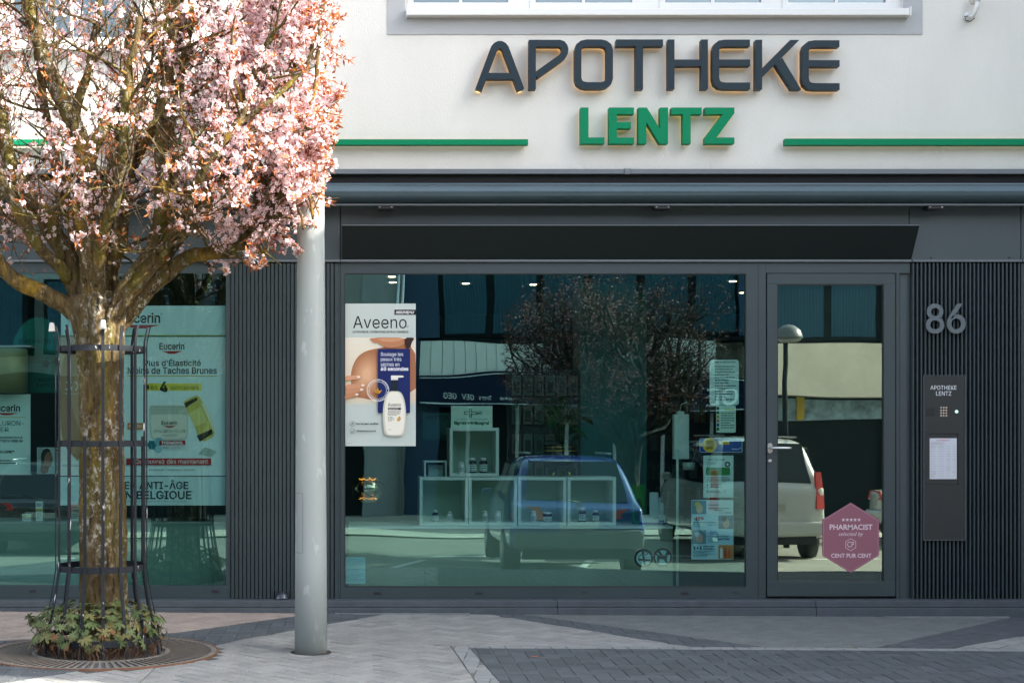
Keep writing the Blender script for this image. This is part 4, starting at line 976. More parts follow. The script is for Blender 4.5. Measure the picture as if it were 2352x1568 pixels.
p.text('PHARMACIST', 1905.5, 2004, 1203.5, 1216, LP, .02, font='b'); p.text('selected by', 1926, 1983, 1221, 1232.5, LP, .0, font='b', shear=.3); p.text('CENT PUR CENT', 1909, 2001.5, 1270.5, 1280, LP, .02, font='b')
mbx, ix = p._mb('emblem', LP); ribbon_prism(mbx, [(1954+13.5*math.sin(R(a)), 1250-14*math.cos(R(a))) for a in range(0, 360, 60)], 1, p.y(), -p.y()+.0001, -p.y(), True, ix)
p.text('CP', 1946, 1962, 1243, 1256, LP, 0, 'emblem', font='b'); p.done()
# ================================================================= inside the shop
M_shelf = mat('shelf_white', (.62, .72, .66), .5)
def bottle(px, py, h, label, kind, Y=-.55):
    t = thing('bottle', label, 'bottle', tuple(P(px, py, Y)), 'supplement bottles in the white cubes')
    k = F/(D0-Y); hh = h/k; c = P(px, py, Y); r = hh*(.26 if kind != 'jar' else .42)
    body = {'white': M_white, 'dark': mat('bottle_brown', (.02, .014, .012), .2), 'jar': mat('bottle_brown', (.02, .014, .012), .2)}[kind]
    if kind == 'jar': pr = [(r*.96, 0), (r, .005), (r, hh*.78), (r*.96, hh*.82)]
    else: pr = [(r*.95, 0), (r, .004), (r, hh*.68), (r*.9, hh*.76), (r*.6, hh*.82)]
    MB().lathe(c, pr, 20).build('body', body, t)
    MB().lathe(c+Vector((0, 0, hh*.82)), [(r*(.72 if kind != 'jar' else 1), 0), (r*(.72 if kind != 'jar' else 1), hh*.17), (r*.6, hh*.18)], 20).build('lid', M_white, t)
    mb = MB(); mb.grid(lambda u, v: (c.x+(r+.0012)*math.sin(-1.25+2.5*u), c.y-(r+.0012)*math.cos(-1.25+2.5*u), c.z+hh*(.12+.46*v)), 12, 1); mb.build('label', ink((196, 214, 208)), t)
    mb = MB()
    for j, (a, b) in enumerate(((.45, .5), (.3, .36), (.18, .22))): mb.grid(lambda u, v: (c.x+(r+.0018)*math.sin(-.7+1.4*u), c.y-(r+.0018)*math.cos(-.7+1.4*u), c.z+hh*(a+(b-a)*v)), 8, 1)
    mb.build('print', ink((60, 80, 80)), t)
def cube(x0, y0, x1, y1, label, Ya=-.85, Yb=-.45, th=7):
    t = thing('display_cube', label, 'display cube', tuple(P((x0+x1)/2, y1, Yb)), 'open white display cubes in the shop window')
    a = P(x0, y0, Yb); b = P(x1, y1, Yb); w_ = th/296*1.05; y0_, y1_ = -Yb, -Ya
    MB().box((a.x, y0_, a.z-w_), (b.x, y1_, a.z)).build('top_panel', M_shelf, t); MB().box((a.x, y0_, b.z), (b.x, y1_, b.z+w_)).build('bottom_panel', M_shelf, t)
    for xx in (a.x, b.x-w_): MB().box((xx, y0_, b.z+w_+.0005), (xx+w_, y1_, a.z-w_-.0005)).build('side_panel', M_shelf, t)
    MB().box((a.x+w_, y1_-.012, b.z+w_), (b.x-w_, y1_-.002, a.z-w_)).build('back_panel', mat('shelf_back', (.52, .68, .56), .6), t)
cube(964, 1095, 1075, 1206, 'leftmost open white cube of the lower row')
cube(1076.5, 1095, 1188, 1206, 'second open white cube of the lower row')
cube(1190, 1095, 1301, 1206, 'third open white cube of the lower row')
cube(1303.5, 1095, 1415, 1206, 'rightmost open white cube of the lower row')
cube(1033, 982, 1146, 1093.5, 'single open white cube stacked on top of the lower row')
for px, py, h, kd, lb_ in ((1060, 1086, 26, 'white', 'white supplement bottle left in the upper cube'), (1085, 1086, 35, 'dark', 'dark bottle with white lid in the middle of the upper cube'), (1110, 1086, 35, 'dark', 'dark bottle with white lid at the right of the upper cube'),
    (1000, 1199, 28, 'dark', 'dark bottle alone in the leftmost lower cube'), (1033, 1199, 25, 'white', 'white bottle right in the leftmost lower cube'),
    (1114, 1199, 26, 'white', 'white bottle left in the second lower cube'), (1144, 1199, 26, 'white', 'white bottle right in the second lower cube'),
    (1225, 1199, 26, 'white', 'white bottle in the third lower cube'), (1257, 1199, 24, 'jar', 'squat dark jar in the third lower cube'),
    (1337, 1199, 34, 'dark', 'taller dark bottle in the rightmost lower cube'), (1368, 1199, 28, 'dark', 'shorter dark bottle in the rightmost lower cube')): bottle(px, py, h, lb_, kd)
# window podium
pd = thing('window_podium', 'long pale green podium in the shop window under the white cubes', 'podium', tuple(P(1170, 1345, -.4)))
M_pod = mat('podium_green', (.24, .30, .22), .5, var=.05)
a = P(800, 1207, -.4); b = P(1545, 1352, -.36)
MB().box((a.x, .36, b.z-.02), (b.x, 1.0, a.z-.022)).build('front', M_pod, pd); MB().box((a.x, .35, a.z-.02), (b.x, 1.0, a.z-.001)).build('top', M_shelf, pd)
pd2 = thing('window_podium', 'long pale green podium in the left window', 'podium', tuple(P(250, 1345, -.3)))
a = P(-400, 1197, -.17); b = P(516, 1352, -.17)
MB().box((a.x, .17, b.z-.02), (b.x, .75, a.z-.022)).build('front', mat('podium_teal', (.14, .25, .2), .5), pd2); MB().box((a.x, .165, a.z-.02), (b.x, .75, a.z-.001)).build('top', mat('podium_top', (.2, .3, .26), .4), pd2)
# sign card on the upper cube
t, p = sheet_thing('sign_card', 'pale card reading Eigenherstellungen on top of the upper cube', 'sign', 1036, 932, 1131, 982, -.5, (206, 230, 212))
GR = (10, 92, 60)
p.rect(1077, 937.5, 1083.5, 959, GR, 'logo'); p.rect(1066, 944.5, 1094, 952, GR, 'logo'); p.up(); p.rect(1078.6, 939, 1082, 957.5, (206, 230, 212), 'logo'); p.rect(1067.5, 946, 1092.5, 950.5, (206, 230, 213), 'logo'); p.text('S', 1076.5, 1084.5, 942, 955, GR, .02, 'logo')
p.text('APOTHEKE', 1095.5, 1107, 942.5, 944.5, GR, 0); p.text('LENTZ', 1094.5, 1107, 946, 951.5, GR, .05); p.text('Hier präsentieren wir einen Teil unserer', 1046, 1121, 961, 964.5, (60, 100, 80), .0); p.text('Eigenherstellungen!', 1043, 1123, 967, 976.5, GR, .05); p.done()
# NATTOU board behind
t, p = sheet_thing('display_board', 'rounded dark green display board behind the pale sign card', 'display board', 972, 948, 1040, 1010, -.9, (18, 70, 60), corner=6); p.text('NATTOU', 976, 1036, 953, 964, (8, 30, 30), .04); p.done()
# mirrored globe lamp
gl = thing('pendant_lamp', 'gold mirrored glass globe lamp low in the left of the window', 'lamp', tuple(P(845, 1085, -.5)))
c = P(845, 1122, -.5); k = F/(D0+.5)
M_mir = mat('gold_mirror', (.55, .42, .2), .06, metal=1)
pr = [(.0001, .118)]+[(.14*math.sin(R(a)), .118*math.cos(R(a))) for a in range(15, 170, 12)]
MB().lathe(c, pr, 32).build('globe', glassmat('smoked_gold', .55, (.42, .36, .2), (1, .85, .55)), gl)
MB().lathe(c, [(.001, .055)]+[(.055*math.sin(R(a)), .055*math.cos(R(a))) for a in range(20, 170, 20)], 20).build('bulb_cup', mat('bulb_black', (.02, .02, .02), .1, spec=.8), gl)
mb = MB(); M_fil = mat('filament', (1, .5, .1), .5, emit=(1, .42, .08), es=2.2)
for i in range(7): a = i*.9; mb.tube([c+Vector((.05*math.cos(a), .05*math.sin(a), .07)), c+Vector((.07*math.cos(a+.4), .07*math.sin(a+.4), .082))], .004, 5)
for i in range(8): a = i*.8; mb.tube([c+Vector((.06*math.cos(a), .06*math.sin(a), -.075)), c+Vector((.075*math.cos(a+.3), .075*math.sin(a+.3), -.083))], .003, 5)
mb.build('filament', M_fil, gl); MB().tube([c+Vector((0, 0, .118)), (c.x, c.y, ZI-.002)], .003, 6).build('cord', M_black, gl)
gl2 = copy_tree(gl, tuple(P(461, 1185, -.35)), 'gold mirrored globe lamp partly behind the poster strip in the left window')
# column, back shelves, packets
ic2 = thing('interior_column', 'wide teal column inside the shop behind the cubes', 'column', tuple(P(1400, 1350, -1.6)))
a = P(1330, 860, -1.6); b = P(1485, 1370, -1.6)
MB().box((a.x, 1.6, .10), (b.x, 2.0, ZI)).build('shaft', mat('teal_paint', (.05, .22, .21), .5), ic2)
rk = thing('packet_rack', 'dark wall rack of hanging product packets behind the plant', 'rack', tuple(P(1255, 1345, -1.5)))
a = P(1165, 850, -1.5); b = P(1335, 1370, -1.5)
MB().box((a.x, 1.54, .10), (b.x, 1.6, a.z)).build('back_board', mat('rack_dark', (.03, .035, .03), .6), rk)
M_pk = [ink((96, 116, 104)), ink((76, 100, 92)), ink((110, 106, 92))]
for r_, yy in enumerate((862, 928, 996, 1062)):
    for i in range(6):
        x = 1176+i*26; m_ = M_pk[(i+r_) % 3]
        o_ = MB().slab(x, yy, x+21, yy+46, -1.52, -1.5).build('packet', m_, rk)
        q = MB(); q.slab(x+4, yy+14, x+17, yy+40, -1.5, -1.497); q.slab(x+9, yy-6, x+12, yy, -1.53, -1.5); q.build('product', mat('rack_product', (.03, .06, .045), .3), o_)
# shelf unit seen through the door and behind the notices
def unit(name, x0, x1, y0, y1, Y, rows, cols, label):
    t = thing(name, label, 'shelf', tuple(P((x0+x1)/2, y1, Y))); a = P(x0, y0, Y); b = P(x1, y1, Y); D_ = .3
    M_u = mat('unit_dark', (.03, .04, .04), .6); zb = .101
    MB().box((a.x, -Y+D_, zb), (b.x, -Y+D_+.02, a.z)).build('back', M_u, t)
    cols_ = [(150, 130, 60), (60, 110, 90), (150, 60, 50), (160, 170, 160), (40, 80, 120), (90, 120, 70)]
    for r_ in range(rows+1):
        z = zb+(a.z-zb-.02)*r_/rows; MB().box((a.x, -Y, z), (b.x, -Y+D_, z+.018)).build('board', M_u, t)
    mb = MB(); random.seed(5)
    ms = [ink(tuple(int(v*.7) for v in c_)) for c_ in cols_]
    for r_ in range(1, rows):
        z = zb+(a.z-zb-.02)*r_/rows+.019; x = a.x+.01
        while x < b.x-.08:
            w_ = random.uniform(.03, .075); h_ = random.uniform(.09, .19)
            MB().box((x, -Y+.03, z), (x+w_, -Y+.12, z+h_)).build('product', random.choice(ms), t); x += w_+random.choice((.004, .008, .03))
unit('shelf_unit', 1880, 2130, 905, 1365, -2.3, 6, 12, 'dark shelf unit full of small products seen through the door')
unit('shelf_unit', 1480, 1720, 905, 1365, -3.2, 6, 12, 'dark shelf unit deep in the shop behind the notices')
# hand sanitiser stand
st = thing('sanitiser_stand', 'slim white hand sanitiser stand just inside the window', 'dispenser stand', tuple(P(1556, 1346, -.3)))
c = P(1556, 1348, -.3)
MB().tube([(c.x, c.y, .1), (c.x, c.y, P(0, 1030, -.3).z)], .0105, 12).build('post', ink((186, 206, 196)), st)
MB().lathe((c.x, c.y, .101), [(.14, 0), (.14, .012), (.02, .016)], 28).build('foot', ink((186, 206, 196)), st)
mb = MB(); mb.slab(1549, 951, 1583, 1054, -.38, -.3); mb.slab(1557, 944, 1572, 951, -.37, -.31); mb.build('dispenser', ink((196, 214, 200)), st, bevel=.004)
mb = MB(); mb.lathe(P(1582, 1070, -.36)+Vector((0, 0, 0)), [(.045, -.03), (.052, .03)], 18); mb.build('drip_cup', ink((170, 190, 180)), st)
mb = MB(); q = P(1562, 943, -.34); mb.tube([q, q+Vector((.01, 0, .05)), q+Vector((.05, 0, .07)), q+Vector((.065, 0, .06))], .0025, 6); mb.build('wire', ink((200, 214, 206)), st)
# white leaflet box and green stand-up card
bx = thing('leaflet_box', 'white box of leaflets with a blue base at the right end of the podium', 'box', tuple(P(1503, 1205, -.5)))
MB().slab(1476, 1183, 1528, 1199, -.65, -.5).build('box', ink((206, 220, 214)), bx); MB().slab(1476, 1199.3, 1528, 1206, -.65, -.5).build('base_band', ink((20, 60, 120)), bx)
for i in range(3): MB().slab(1492+i*7, 1130+i*12, 1512+i*6, 1183, -.56-i*.02, -.555-i*.02).build('leaflet', ink((190, 212, 210)), bx)
pr_ = Print(bx, -.4992); pr_.text('LIVRET', 1502, 1522, 1187, 1192, (50, 80, 90), 0); pr_.rect(1513, 1194, 1525, 1198, (20, 60, 120), 'print'); pr_.done()
t, p = sheet_thing('display_card', 'green upright display card beside the rightmost cube', 'display card', 1452, 1112, 1482, 1206, -.62, (24, 120, 50)); p.poly(smooth([(1460, 1200), (1456, 1170), (1464, 1140), (1474, 1150), (1478, 1190)], 1), (10, 70, 24)); p.done()
# potted plant in a gold urn
pl = thing('potted_plant', 'leafy houseplant in a black and gold urn on the cubes', 'plant', tuple(P(1288, 1094, -.6)))
c = P(1288, 1094, -.6)
M_gold = mat('gold_leaf', (.75, .55, .15), .25, metal=1)
MB().lathe(c+Vector((0, 0, .05)), [(.05, 0), (.13, .03), (.155, .09), (.14, .15), (.125, .19), (.14, .21)], 28).build('urn', mat('urn_black', (.015, .015, .015), .15, spec=.7), pl)
for z, r_ in ((.075, .149), (.155, .143), (.185, .131)): MB().lathe(c+Vector((0, 0, .05+z)), [(r_, 0), (r_+.006, .006), (r_, .014)], 28).build('gold_band', M_gold, pl)
for a in (-.7, 3.8, 1.5): MB().tube([c+Vector((.06*math.cos(a), .06*math.sin(a), .06)), c+Vector((.1*math.cos(a), .1*math.sin(a), .001))], [.012, .007], 8).build('foot', M_gold, pl)
M_hl = leafmat('houseplant_leaf', (.01, .05, .015), (.03, .11, .03), .25, .3)
def long_leaf(base, d, L, W):
    d = d.normalized(); s_ = d.cross(Vector((0, 0, 1)));
    s_ = s_.normalized() if s_.length > .01 else Vector((1, 0, 0)); vs = []; n = 6
    for i in range(n+1):
        u = i/n; c_ = base+d*L*u+Vector((0, 0, -.35*L*u*u)); wd = W*math.sin(math.pi*min(1, u*.92+.06))**.7*(1-.3*u)
        vs += [c_-s_*wd+Vector((0, 0, .2*wd)), c_, c_+s_*wd+Vector((0, 0, .2*wd))]
    return vs, [(i*3+j, i*3+j+1, i*3+j+4, i*3+j+3) for i in range(n) for j in (0, 1)]
random.seed(11)
for i in range(34):
    a = random.uniform(0, 6.28); e = random.uniform(-.1, 1.1); d = Vector((math.cos(a)*math.cos(e), math.sin(a)*math.cos(e), math.sin(e)))
    b_ = c+Vector((d.x*random.uniform(.02, .2), d.y*random.uniform(.02, .2), .26+random.uniform(0, .32)))
    v_, f_ = long_leaf(b_, d, random.uniform(.14, .24), random.uniform(.03, .05)); MB().add(v_, f_, 0, True).build('leaf', M_hl, pl)
mb = MB()
for i in range(9):
    a = i*.7; mb.tube([c+Vector((0, 0, .24)), c+Vector((.08*math.cos(a), .08*math.sin(a), .42)), c+Vector((.16*math.cos(a), .16*math.sin(a), .56))], .005, 5)
mb.build('stem', mat('stem_green', (.05, .09, .03), .6), pl)
# glass display riser left of the cubes
gr_ = thing('glass_riser', 'small clear glass riser on the leftmost cube', 'stand', tuple(P(1000, 1094, -.5)))
mb = MB(); mb.slab(974, 1058, 1027, 1061, -.75, -.5); mb.slab(975, 1061.2, 978, 1094.5, -.75, -.5); mb.slab(1023, 1061.2, 1026, 1094.5, -.75, -.5); mb.build('panel', ink((206, 220, 214)), gr_)
MB().slab(984, 1068, 1018, 1094, -.66, -.6).build('card', ink((150, 176, 172)), gr_)
# ceiling downlights
for i, (px, Y, py) in enumerate(((1070, -1.5, 649), (1225, -1.6, 650), (1683, -1.3, 641), (1706, -2.4, 668), (900, -.9, 640), (902, -1.4, 0), (1950, -1.5, 0), (330, -1.5, 0), (60, -1.5, 0))):
    k = F/(D0-Y); x = XC+(px-820)/k; zc_ = ZI
    t = thing('downlight', ['round ceiling downlight over the middle of the shop window', 'second round ceiling downlight right of the middle one', 'round ceiling downlight near the right end of the window', 'ceiling downlight further back at the right end', 'front downlight of the pair above the shoulder poster', 'rear downlight of the pair above the shoulder poster', 'ceiling downlight behind the door', 'ceiling downlight right in the left window', 'ceiling downlight left in the left window'][i], 'ceiling light', (x, -Y, zc_), 'ceiling downlights inside the shop')
    MB().lathe((x, -Y, zc_-.012), [(.055, .011), (.055, 0), (.042, 0)], 24).build('trim', M_white, t)
    MB().lathe((x, -Y, zc_-.016), [(.03, .003), (.03, 0)], 24).build('lamp', mat('downlight_glow', (1, .8, .5), .5, emit=(1, .74, .42), es=4), t)
# ================================================================= across the street (mirrored in the glass)
def vb(mb, px0, py0, px1, py1, Yf, th, mi=0):       # box whose street-side face fills a mirrored rectangle
    a = V(px0, py0, Yf); b = V(px1, py1, Yf); return mb.box((a.x, -Yf, a.z), (b.x, -Yf-th, b.z), mi)
YO = 24.0
op = thing('opposite_building', 'building across the street with white slatted band and navy shop sign', 'building', (0, -YO, -.65))
M_ow = mat('opposite_render', (.50, .50, .47), .9, var=.1, vscale=1, bump=.3, bscale=30)
M_navy = mat('navy_panel', (.006, .016, .045), .7, spec=.15)
M_ink = mat('night_frame', (.008, .012, .015), .85, spec=.1)
M_bluewall = mat('blue_cladding', (.008, .045, .10), .5, var=.1)
zg = V(0, 1260, YO).z-1.2; ztop = 8.2
mb = MB(); vb(mb, -3500, 400, 5200, 1500, YO+1.2, 8); 
mb = MB(); a = V(-3400, 0, YO).x; b = V(5600, 0, YO).x
mb.box((a, -YO-1.2, -.8), (b, -YO-9, ztop)); mb.build('wall', M_ow, op)
mb = MB(); mb.box((a-.2, -YO+.1, ztop), (b+.2, -YO-9.2, ztop+.25)); mb.build('roof', M_ink, op)
mb = MB(); vb(mb, 832, 400, 930, 1225, YO-.15, 1.3); mb.build('pillar', mat('grey_pillar', (.30, .31, .31), .9, var=.12, vscale=2, bump=.4, bscale=20), op)
mb = MB()
for px in (917, 928): mb.tube([(V(px, 0, YO-.3).x, -YO+.25, -.63), (V(px, 0, YO-.3).x, -YO+.25, ztop)], .035, 8)
mb.build('downpipe', M_steel, op)
mb = MB(); vb(mb, 932, 400, 1008, 1225, YO, 1.15); mb.build('blue_panel', M_bluewall, op)
# slatted white band
for i in range(27):
    x0 = 965+i*25.2; MB_ = MB(); vb(MB_, x0, 780, x0+24.2, 861, YO-.05-.03*(i % 2), 1.1); MB_.build('band_panel', mat('band_white', (.86, .85, .80), .6, var=.05), op)
mb = MB(); vb(mb, 960, 770, 1742, 779, YO, 1.15); mb.build('band_cornice', M_ink, op)
mb = MB(); vb(mb, 960, 863, 1742, 935, YO-.2, 1.35); mb.build('sign_board', M_navy, op)
mb = MB()
for (x0, y0, x1, y1) in ((966, 866, 1734, 868), (966, 930, 1734, 932)): vb(mb, x0, y0, x1, y1, YO-.215, .012)
mb.build('sign_outline', M_lettw, op)
for (tx, x0, x1, y0, y1) in (('GE', 1622, 1697, 890, 922), ('kurierjournal', 1148, 1204, 911, 922), ('GEV', 1058, 1086, 910, 923), ('GEG', 1016, 1046, 910, 923), ('wochenspiegel', 1208, 1262, 911, 922), ('Thermes', 1098, 1128, 910, 922)):
    mb = MB(); text_in(mb, tx, x0, x1, y0, y1, YO-.22, 0, bold=.01, mirror=True, PT=V); mb.build('lettering', M_lettw, op)
# upper windows with teal curtains
M_cur = mat('teal_curtain', (.012, .07, .11), .8, var=.2, vscale=2, stretch=(7, 1, .2))
def owin(x0, y0, x1, y1, cols):
    w_ = MB(); vb(w_, x0, y0, x1, y1, YO+.12, .9); w_ = w_.build('window', M_ink, op)
    st = (x1-x0)/cols
    for i in range(cols):
        a = V(x0+i*st+9, y0+8, YO+.12); b = V(x0+(i+1)*st-9, y1-8, YO+.12)
        MB().grid(lambda u, v: (a.x+(b.x-a.x)*u, -YO-.10+.008*math.sin(u*90), b.z+(a.z-b.z)*v), 60, 1).build('curtain', M_cur, w_)
owin(1010, 440, 1700, 768, 6); owin(1780, 440, 2260, 780, 4); owin(100, 640, 640, 820, 4); owin(-500, 640, 60, 820, 4)
mb = MB(); vb(mb, 1010, 400, 3000, 439, YO, 1.15); vb(mb, 1701, 440, 1779, 768, YO, 1.15); mb.build('upper_wall', M_bluewall, op)
# cream band and shop right
mb = MB(); vb(mb, 1743, 787, 3400, 905, YO-.6, 1.75); mb.build('cream_band', mat('cream_render', (.84, .74, .56), .9, var=.14, vscale=.8, bump=.8, bscale=14), op)
mb = MB(); vb(mb, 1743, 906, 3400, 1180, YO+.5, .6); mb.build('shop_glass', M_ink, op)
mb = MB(); vb(mb, 1760, 912, 2250, 962, YO+.4, .05); mb.build('poster_strip', mat('poster_blue', (.25, .36, .42), .6, var=.6, vscale=4), op)
mb = MB(); vb(mb, 1832, 908, 1848, 960, YO+.35, .05); mb.build('yellow_post', mat('yellow_post', (.6, .42, .03), .6), op)
mb = MB(); vb(mb, 932, 936, 1742, 1180, YO+.6, .5); mb.build('shop_glass', M_ink, op)
mb = MB(); vb(mb, -1400, 860, 830, 1180, YO+.6, .5); mb.build('shop_glass', M_ink, op)
for i in range(7):
    mb = MB(); x0 = 960+i*112; vb(mb, x0, 936, x0+8, 1180, YO+.55, .05); mb.build('shopfront_post', M_band, op)
# added unseen block on the right, sized to shade shop front, pole and paving
nb_ = thing('unseen_shade_block', 'added unseen block right of the shop, shaped to shade its front', 'shade blocker', (8, -3, 0))
MB().box((8, -4.6, -.3), (22, -.2, 10.75)).build('tall_blocker', M_ow, nb_); MB().box((8, -7.25, -.8), (22, -4.602, 8.6)).build('low_blocker', M_ow, nb_)
MB().box((7.95, -4.65, 10.75), (22.05, -.15, 10.85)).build('roof', M_ink, nb_); MB().box((7.95, -7.3, 8.6), (22.05, -4.66, 8.7)).build('low_blocker_top', M_ink, nb_)
for yy in (-3.6, -1.7):
    for zz in (1.0, 4.0, 7.0):
        w_ = MB().box((7.97, yy-.5, zz), (8.02, yy+.5, zz+1.5)).build('window', M_white, nb_); MB().box((7.962, yy-.43, zz+.07), (7.968, yy+.43, zz+1.43)).build('pane', G_up, w_)
# ---- street lamp
lp = V(1806, 775, 15); sl = thing('street_lamp', 'slim street lamp with dome head mirrored in the shop door', 'street lamp', (lp.x, -15, street_z(-15)))
MB().tube([(lp.x, -15, street_z(-15)-.02), (lp.x, -15, lp.z)], [.055, .04], 14).build('post', M_ink, sl)
hc = V(1822, 775, 15)
MB().lathe((lp.x+.05, -15, lp.z), [(.24, -.0), (.24, .03), (.2, .13), (.1, .2), (.01, .22)], 24).build('hood', mat('lamp_hood', (.10, .12, .12), .4), sl)
MB().lathe((lp.x+.05, -15, lp.z-.09), [(.02, 0), (.12, .01), (.19, .05), (.22, .089)], 24).build('lamp_glass', mat('lamp_bowl', (.22, .22, .2), .4), sl)

# ---- cars, tail towards the shop
M_tyre = mat('tyre', (.02, .02, .02), .8); M_rim = mat('rim', (.4, .4, .4), .3, metal=.8); M_cglass = mat('car_glass', (.012, .02, .024), .06, spec=.8)
M_red = mat('tail_red', (.45, .01, .01), .15, coat=.6); M_plate = mat('plate_white', (.35, .34, .3), .5); M_lamp = mat('lamp_clear', (.7, .7, .7), .1, coat=.5)
def car(name, label, loc, rot, Lc, Wc, Hc, paint, style='suv'):
    t = thing(name, label, 'car', loc); t.rotation_euler = (0, 0, rot); ORG[t] = Vector((0, 0, 0))
    # local: length along +y (nose), tail at y=0, x across, z up
    w = Wc/2; zb = .28; belt = Hc*.60; zr = Hc
    hb = {'suv': (.10, .34, Lc*.62, Lc*.76), 'hatch': (.16, .62, Lc*.55, Lc*.76), 'saloon': (.9, 1.5, Lc*.55, Lc*.74)}[style]
    st = []   # y, halfwidth low, halfwidth belt, roof halfwidth, z low, z belt, z top
    y1, y2, y3, y4 = hb
    st.append((0.0, w*.86, w*.86, w*.80, zb+.16, belt*.92, belt*.93))
    st.append((.06, w*.96, w*.94, w*.84, zb+.02, belt*.98, belt*1.0))
    st.append((y1, w*.98, w*.97, w*.82, zb, belt, belt*1.02+(.0)))
    st.append((y2, w, w*.985, w*.74, zb, belt, zr*.97))
    st.append((y2+.5, w, w*.99, w*.76, zb, belt, zr))
    st.append((y3, w, w*.99, w*.76, zb, belt*.98, zr*.985))
    st.append((y4, w, w*.98, w*.78, zb, belt*.96, belt*.99))
    st.append((Lc*.9, w*.97, w*.95, w*.8, zb, belt*.84, belt*.88))
    st.append((Lc, w*.8, w*.82, w*.7, zb+.1, belt*.62, belt*.66))
    mb = MB(); ring = []
    for (y, wl, wb, wr, z0, zb_, zt) in st:
        ring.append([(-wl*.93, y, z0), (-wl, y, z0+.12), (-wl*1.0, y, (z0+zb_)/2), (-wb, y, zb_-.02), (-wb*.975, y, zb_+.015), (-wr-.02, y, zt-.05 if zt > zb_+.1 else zb_+.02), (-wr*.86, y, zt), (0, y, zt+.015),
                     (wr*.86, y, zt), (wr+.02, y, zt-.05 if zt > zb_+.1 else zb_+.02), (wb*.975, y, zb_+.015), (wb, y, zb_-.02), (wl*1.0, y, (z0+zb_)/2), (wl, y, z0+.12), (wl*.93, y, z0)])
    n = len(ring[0]); mb.v = [p for r_ in ring for p in r_]
    for i in range(len(ring)-1):
        for j in range(n-1): mb.f.append([i*n+j, i*n+j+1, (i+1)*n+j+1, (i+1)*n+j][::-1]); mb.m.append(0); mb.sm.append(True)
        mb.f.append([i*n+n-1, i*n, (i+1)*n, (i+1)*n+n-1][::-1]); mb.m.append(0); mb.sm.append(False)
    mb.f += [list(range(n)), list(range((len(ring)-1)*n, len(ring)*n))[::-1]]; mb.m += [0, 0]; mb.sm += [False, False]
    body = mb.build('body', paint, t)
    b = body.modifiers.new('sub', 'SUBSURF'); b.levels = b.render_levels = 2
    # glazing strips a few mm proud
    def quadglass(pts, nm, m=M_cglass, off=.012):
        c_ = sum((Vector(p) for p in pts), Vector())/len(pts); nrm = (Vector(pts[1])-Vector(pts[0])).cross(Vector(pts[2])-Vector(pts[0])).normalized()
        if nrm.dot(c_-Vector((0, Lc/2, Hc*.4))) < 0: nrm = -nrm
        q = [Vector(p)+nrm*off for p in pts]+[Vector(p)-nrm*.02 for p in pts]; k = len(pts)
        return MB().add(q, [list(range(k)), list(range(k, 2*k))[::-1]]+[(i, k+i, k+(i+1) % k, (i+1) % k) for i in range(k)]).build(nm, m, t)
    quadglass([(-w*.74, y1+.01, belt*1.05), (w*.74, y1+.01, belt*1.05), (w*.64, y2-.02, zr*.95), (-w*.64, y2-.02, zr*.95)], 'rear_window', off=.02)
    quadglass([(-w*.78, y4-.04, belt*1.02), (w*.78, y4-.04, belt*1.02), (w*.66, y3+.04, zr*.95), (-w*.66, y3+.04, zr*.95)], 'windscreen', off=.02)
    for s in (-1, 1):
        for (ya, yb) in ((y2+.05, (y2+y3)/2-.04), ((y2+y3)/2+.04, y3-.02)):
            quadglass([(s*w*.985, ya+(.0), belt*1.03), (s*w*.985, yb+.06, belt*1.02), (s*w*.80, yb, zr*.92), (s*w*.80, ya+.12, zr*.92)], 'side_window', off=.008)
        if style == 'suv': pts = [(s*w*.80, -.008, belt*.72), (s*w*.95, .05, belt*.72), (s*w*.90, .13, belt*1.22), (s*w*.80, .1, belt*1.22)]
        else: pts = [(s*w*.48, -.004, belt*.84), (s*w*.96, .10, belt*.84), (s*w*.94, .14, belt*.98), (s*w*.55, .0, belt*.98)]
        quadglass(pts, 'tail_light', M_red, .022)
        quadglass([(s*w*.5, Lc-.03, belt*.56), (s*w*.86, Lc-.14, belt*.56), (s*w*.86, Lc-.16, belt*.68), (s*w*.5, Lc-.06, belt*.66)], 'headlight', M_lamp, .02)
        m_ = MB(); m_.box((s*(w+.02), y3-.1, belt*1.0), (s*(w+.17), y3-.0, belt*1.12)); m_.build('door_mirror', paint, t, bevel=.02)
        for yy in (.75, Lc-.85):
            wm = MB(); wm.lathe((s*(w-.1), yy, .33), [(.25, -.11), (.32, -.1), (.33, 0), (.32, .1), (.25, .11)], 28, axis='x').build('wheel', M_tyre, t)
            rm = MB(); rm.lathe((s*(w-.1)+s*.112, yy, .33), [(.22, -.004), (.21, .008), (.05, .004)] if s > 0 else [(.22, .004), (.21, -.008), (.05, -.004)], 20, axis='x').build('rim', M_rim, t)
    bm = MB(); bm.box((-w*.93, -.07, zb+.1), (w*.93, .12, zb+.34)); bm.build('bumper', paint if style != 'hatch' else mat('bumper_grey', (.11, .12, .12), .5), t, bevel=.05)
    bm = MB(); bm.box((-w*.8, -.02, zb-.02), (w*.8, .1, zb+.1)); bm.build('bumper_lower', M_tyre, t)
    bm = MB(); bm.box((-.26, -.03 if style == 'hatch' else -.022, belt*.70), (.26, -.004, belt*.70+.11)); bm.build('number_plate', M_plate, t)
    bm = MB(); bm.tube([(-w*.6, y2+.1, zr+.02), (-w*.6, y3-.1, zr+.012)], .016, 6); bm.tube([(w*.6, y2+.1, zr+.02), (w*.6, y3-.1, zr+.012)], .016, 6); bm.build('roof_rail', M_rim, t)
    bm = MB(); bm.tube([(0, -.0, belt*1.06), (w*.35, .05, belt*1.12)], .01, 5); bm.build('wiper', M_black, t)
    return t
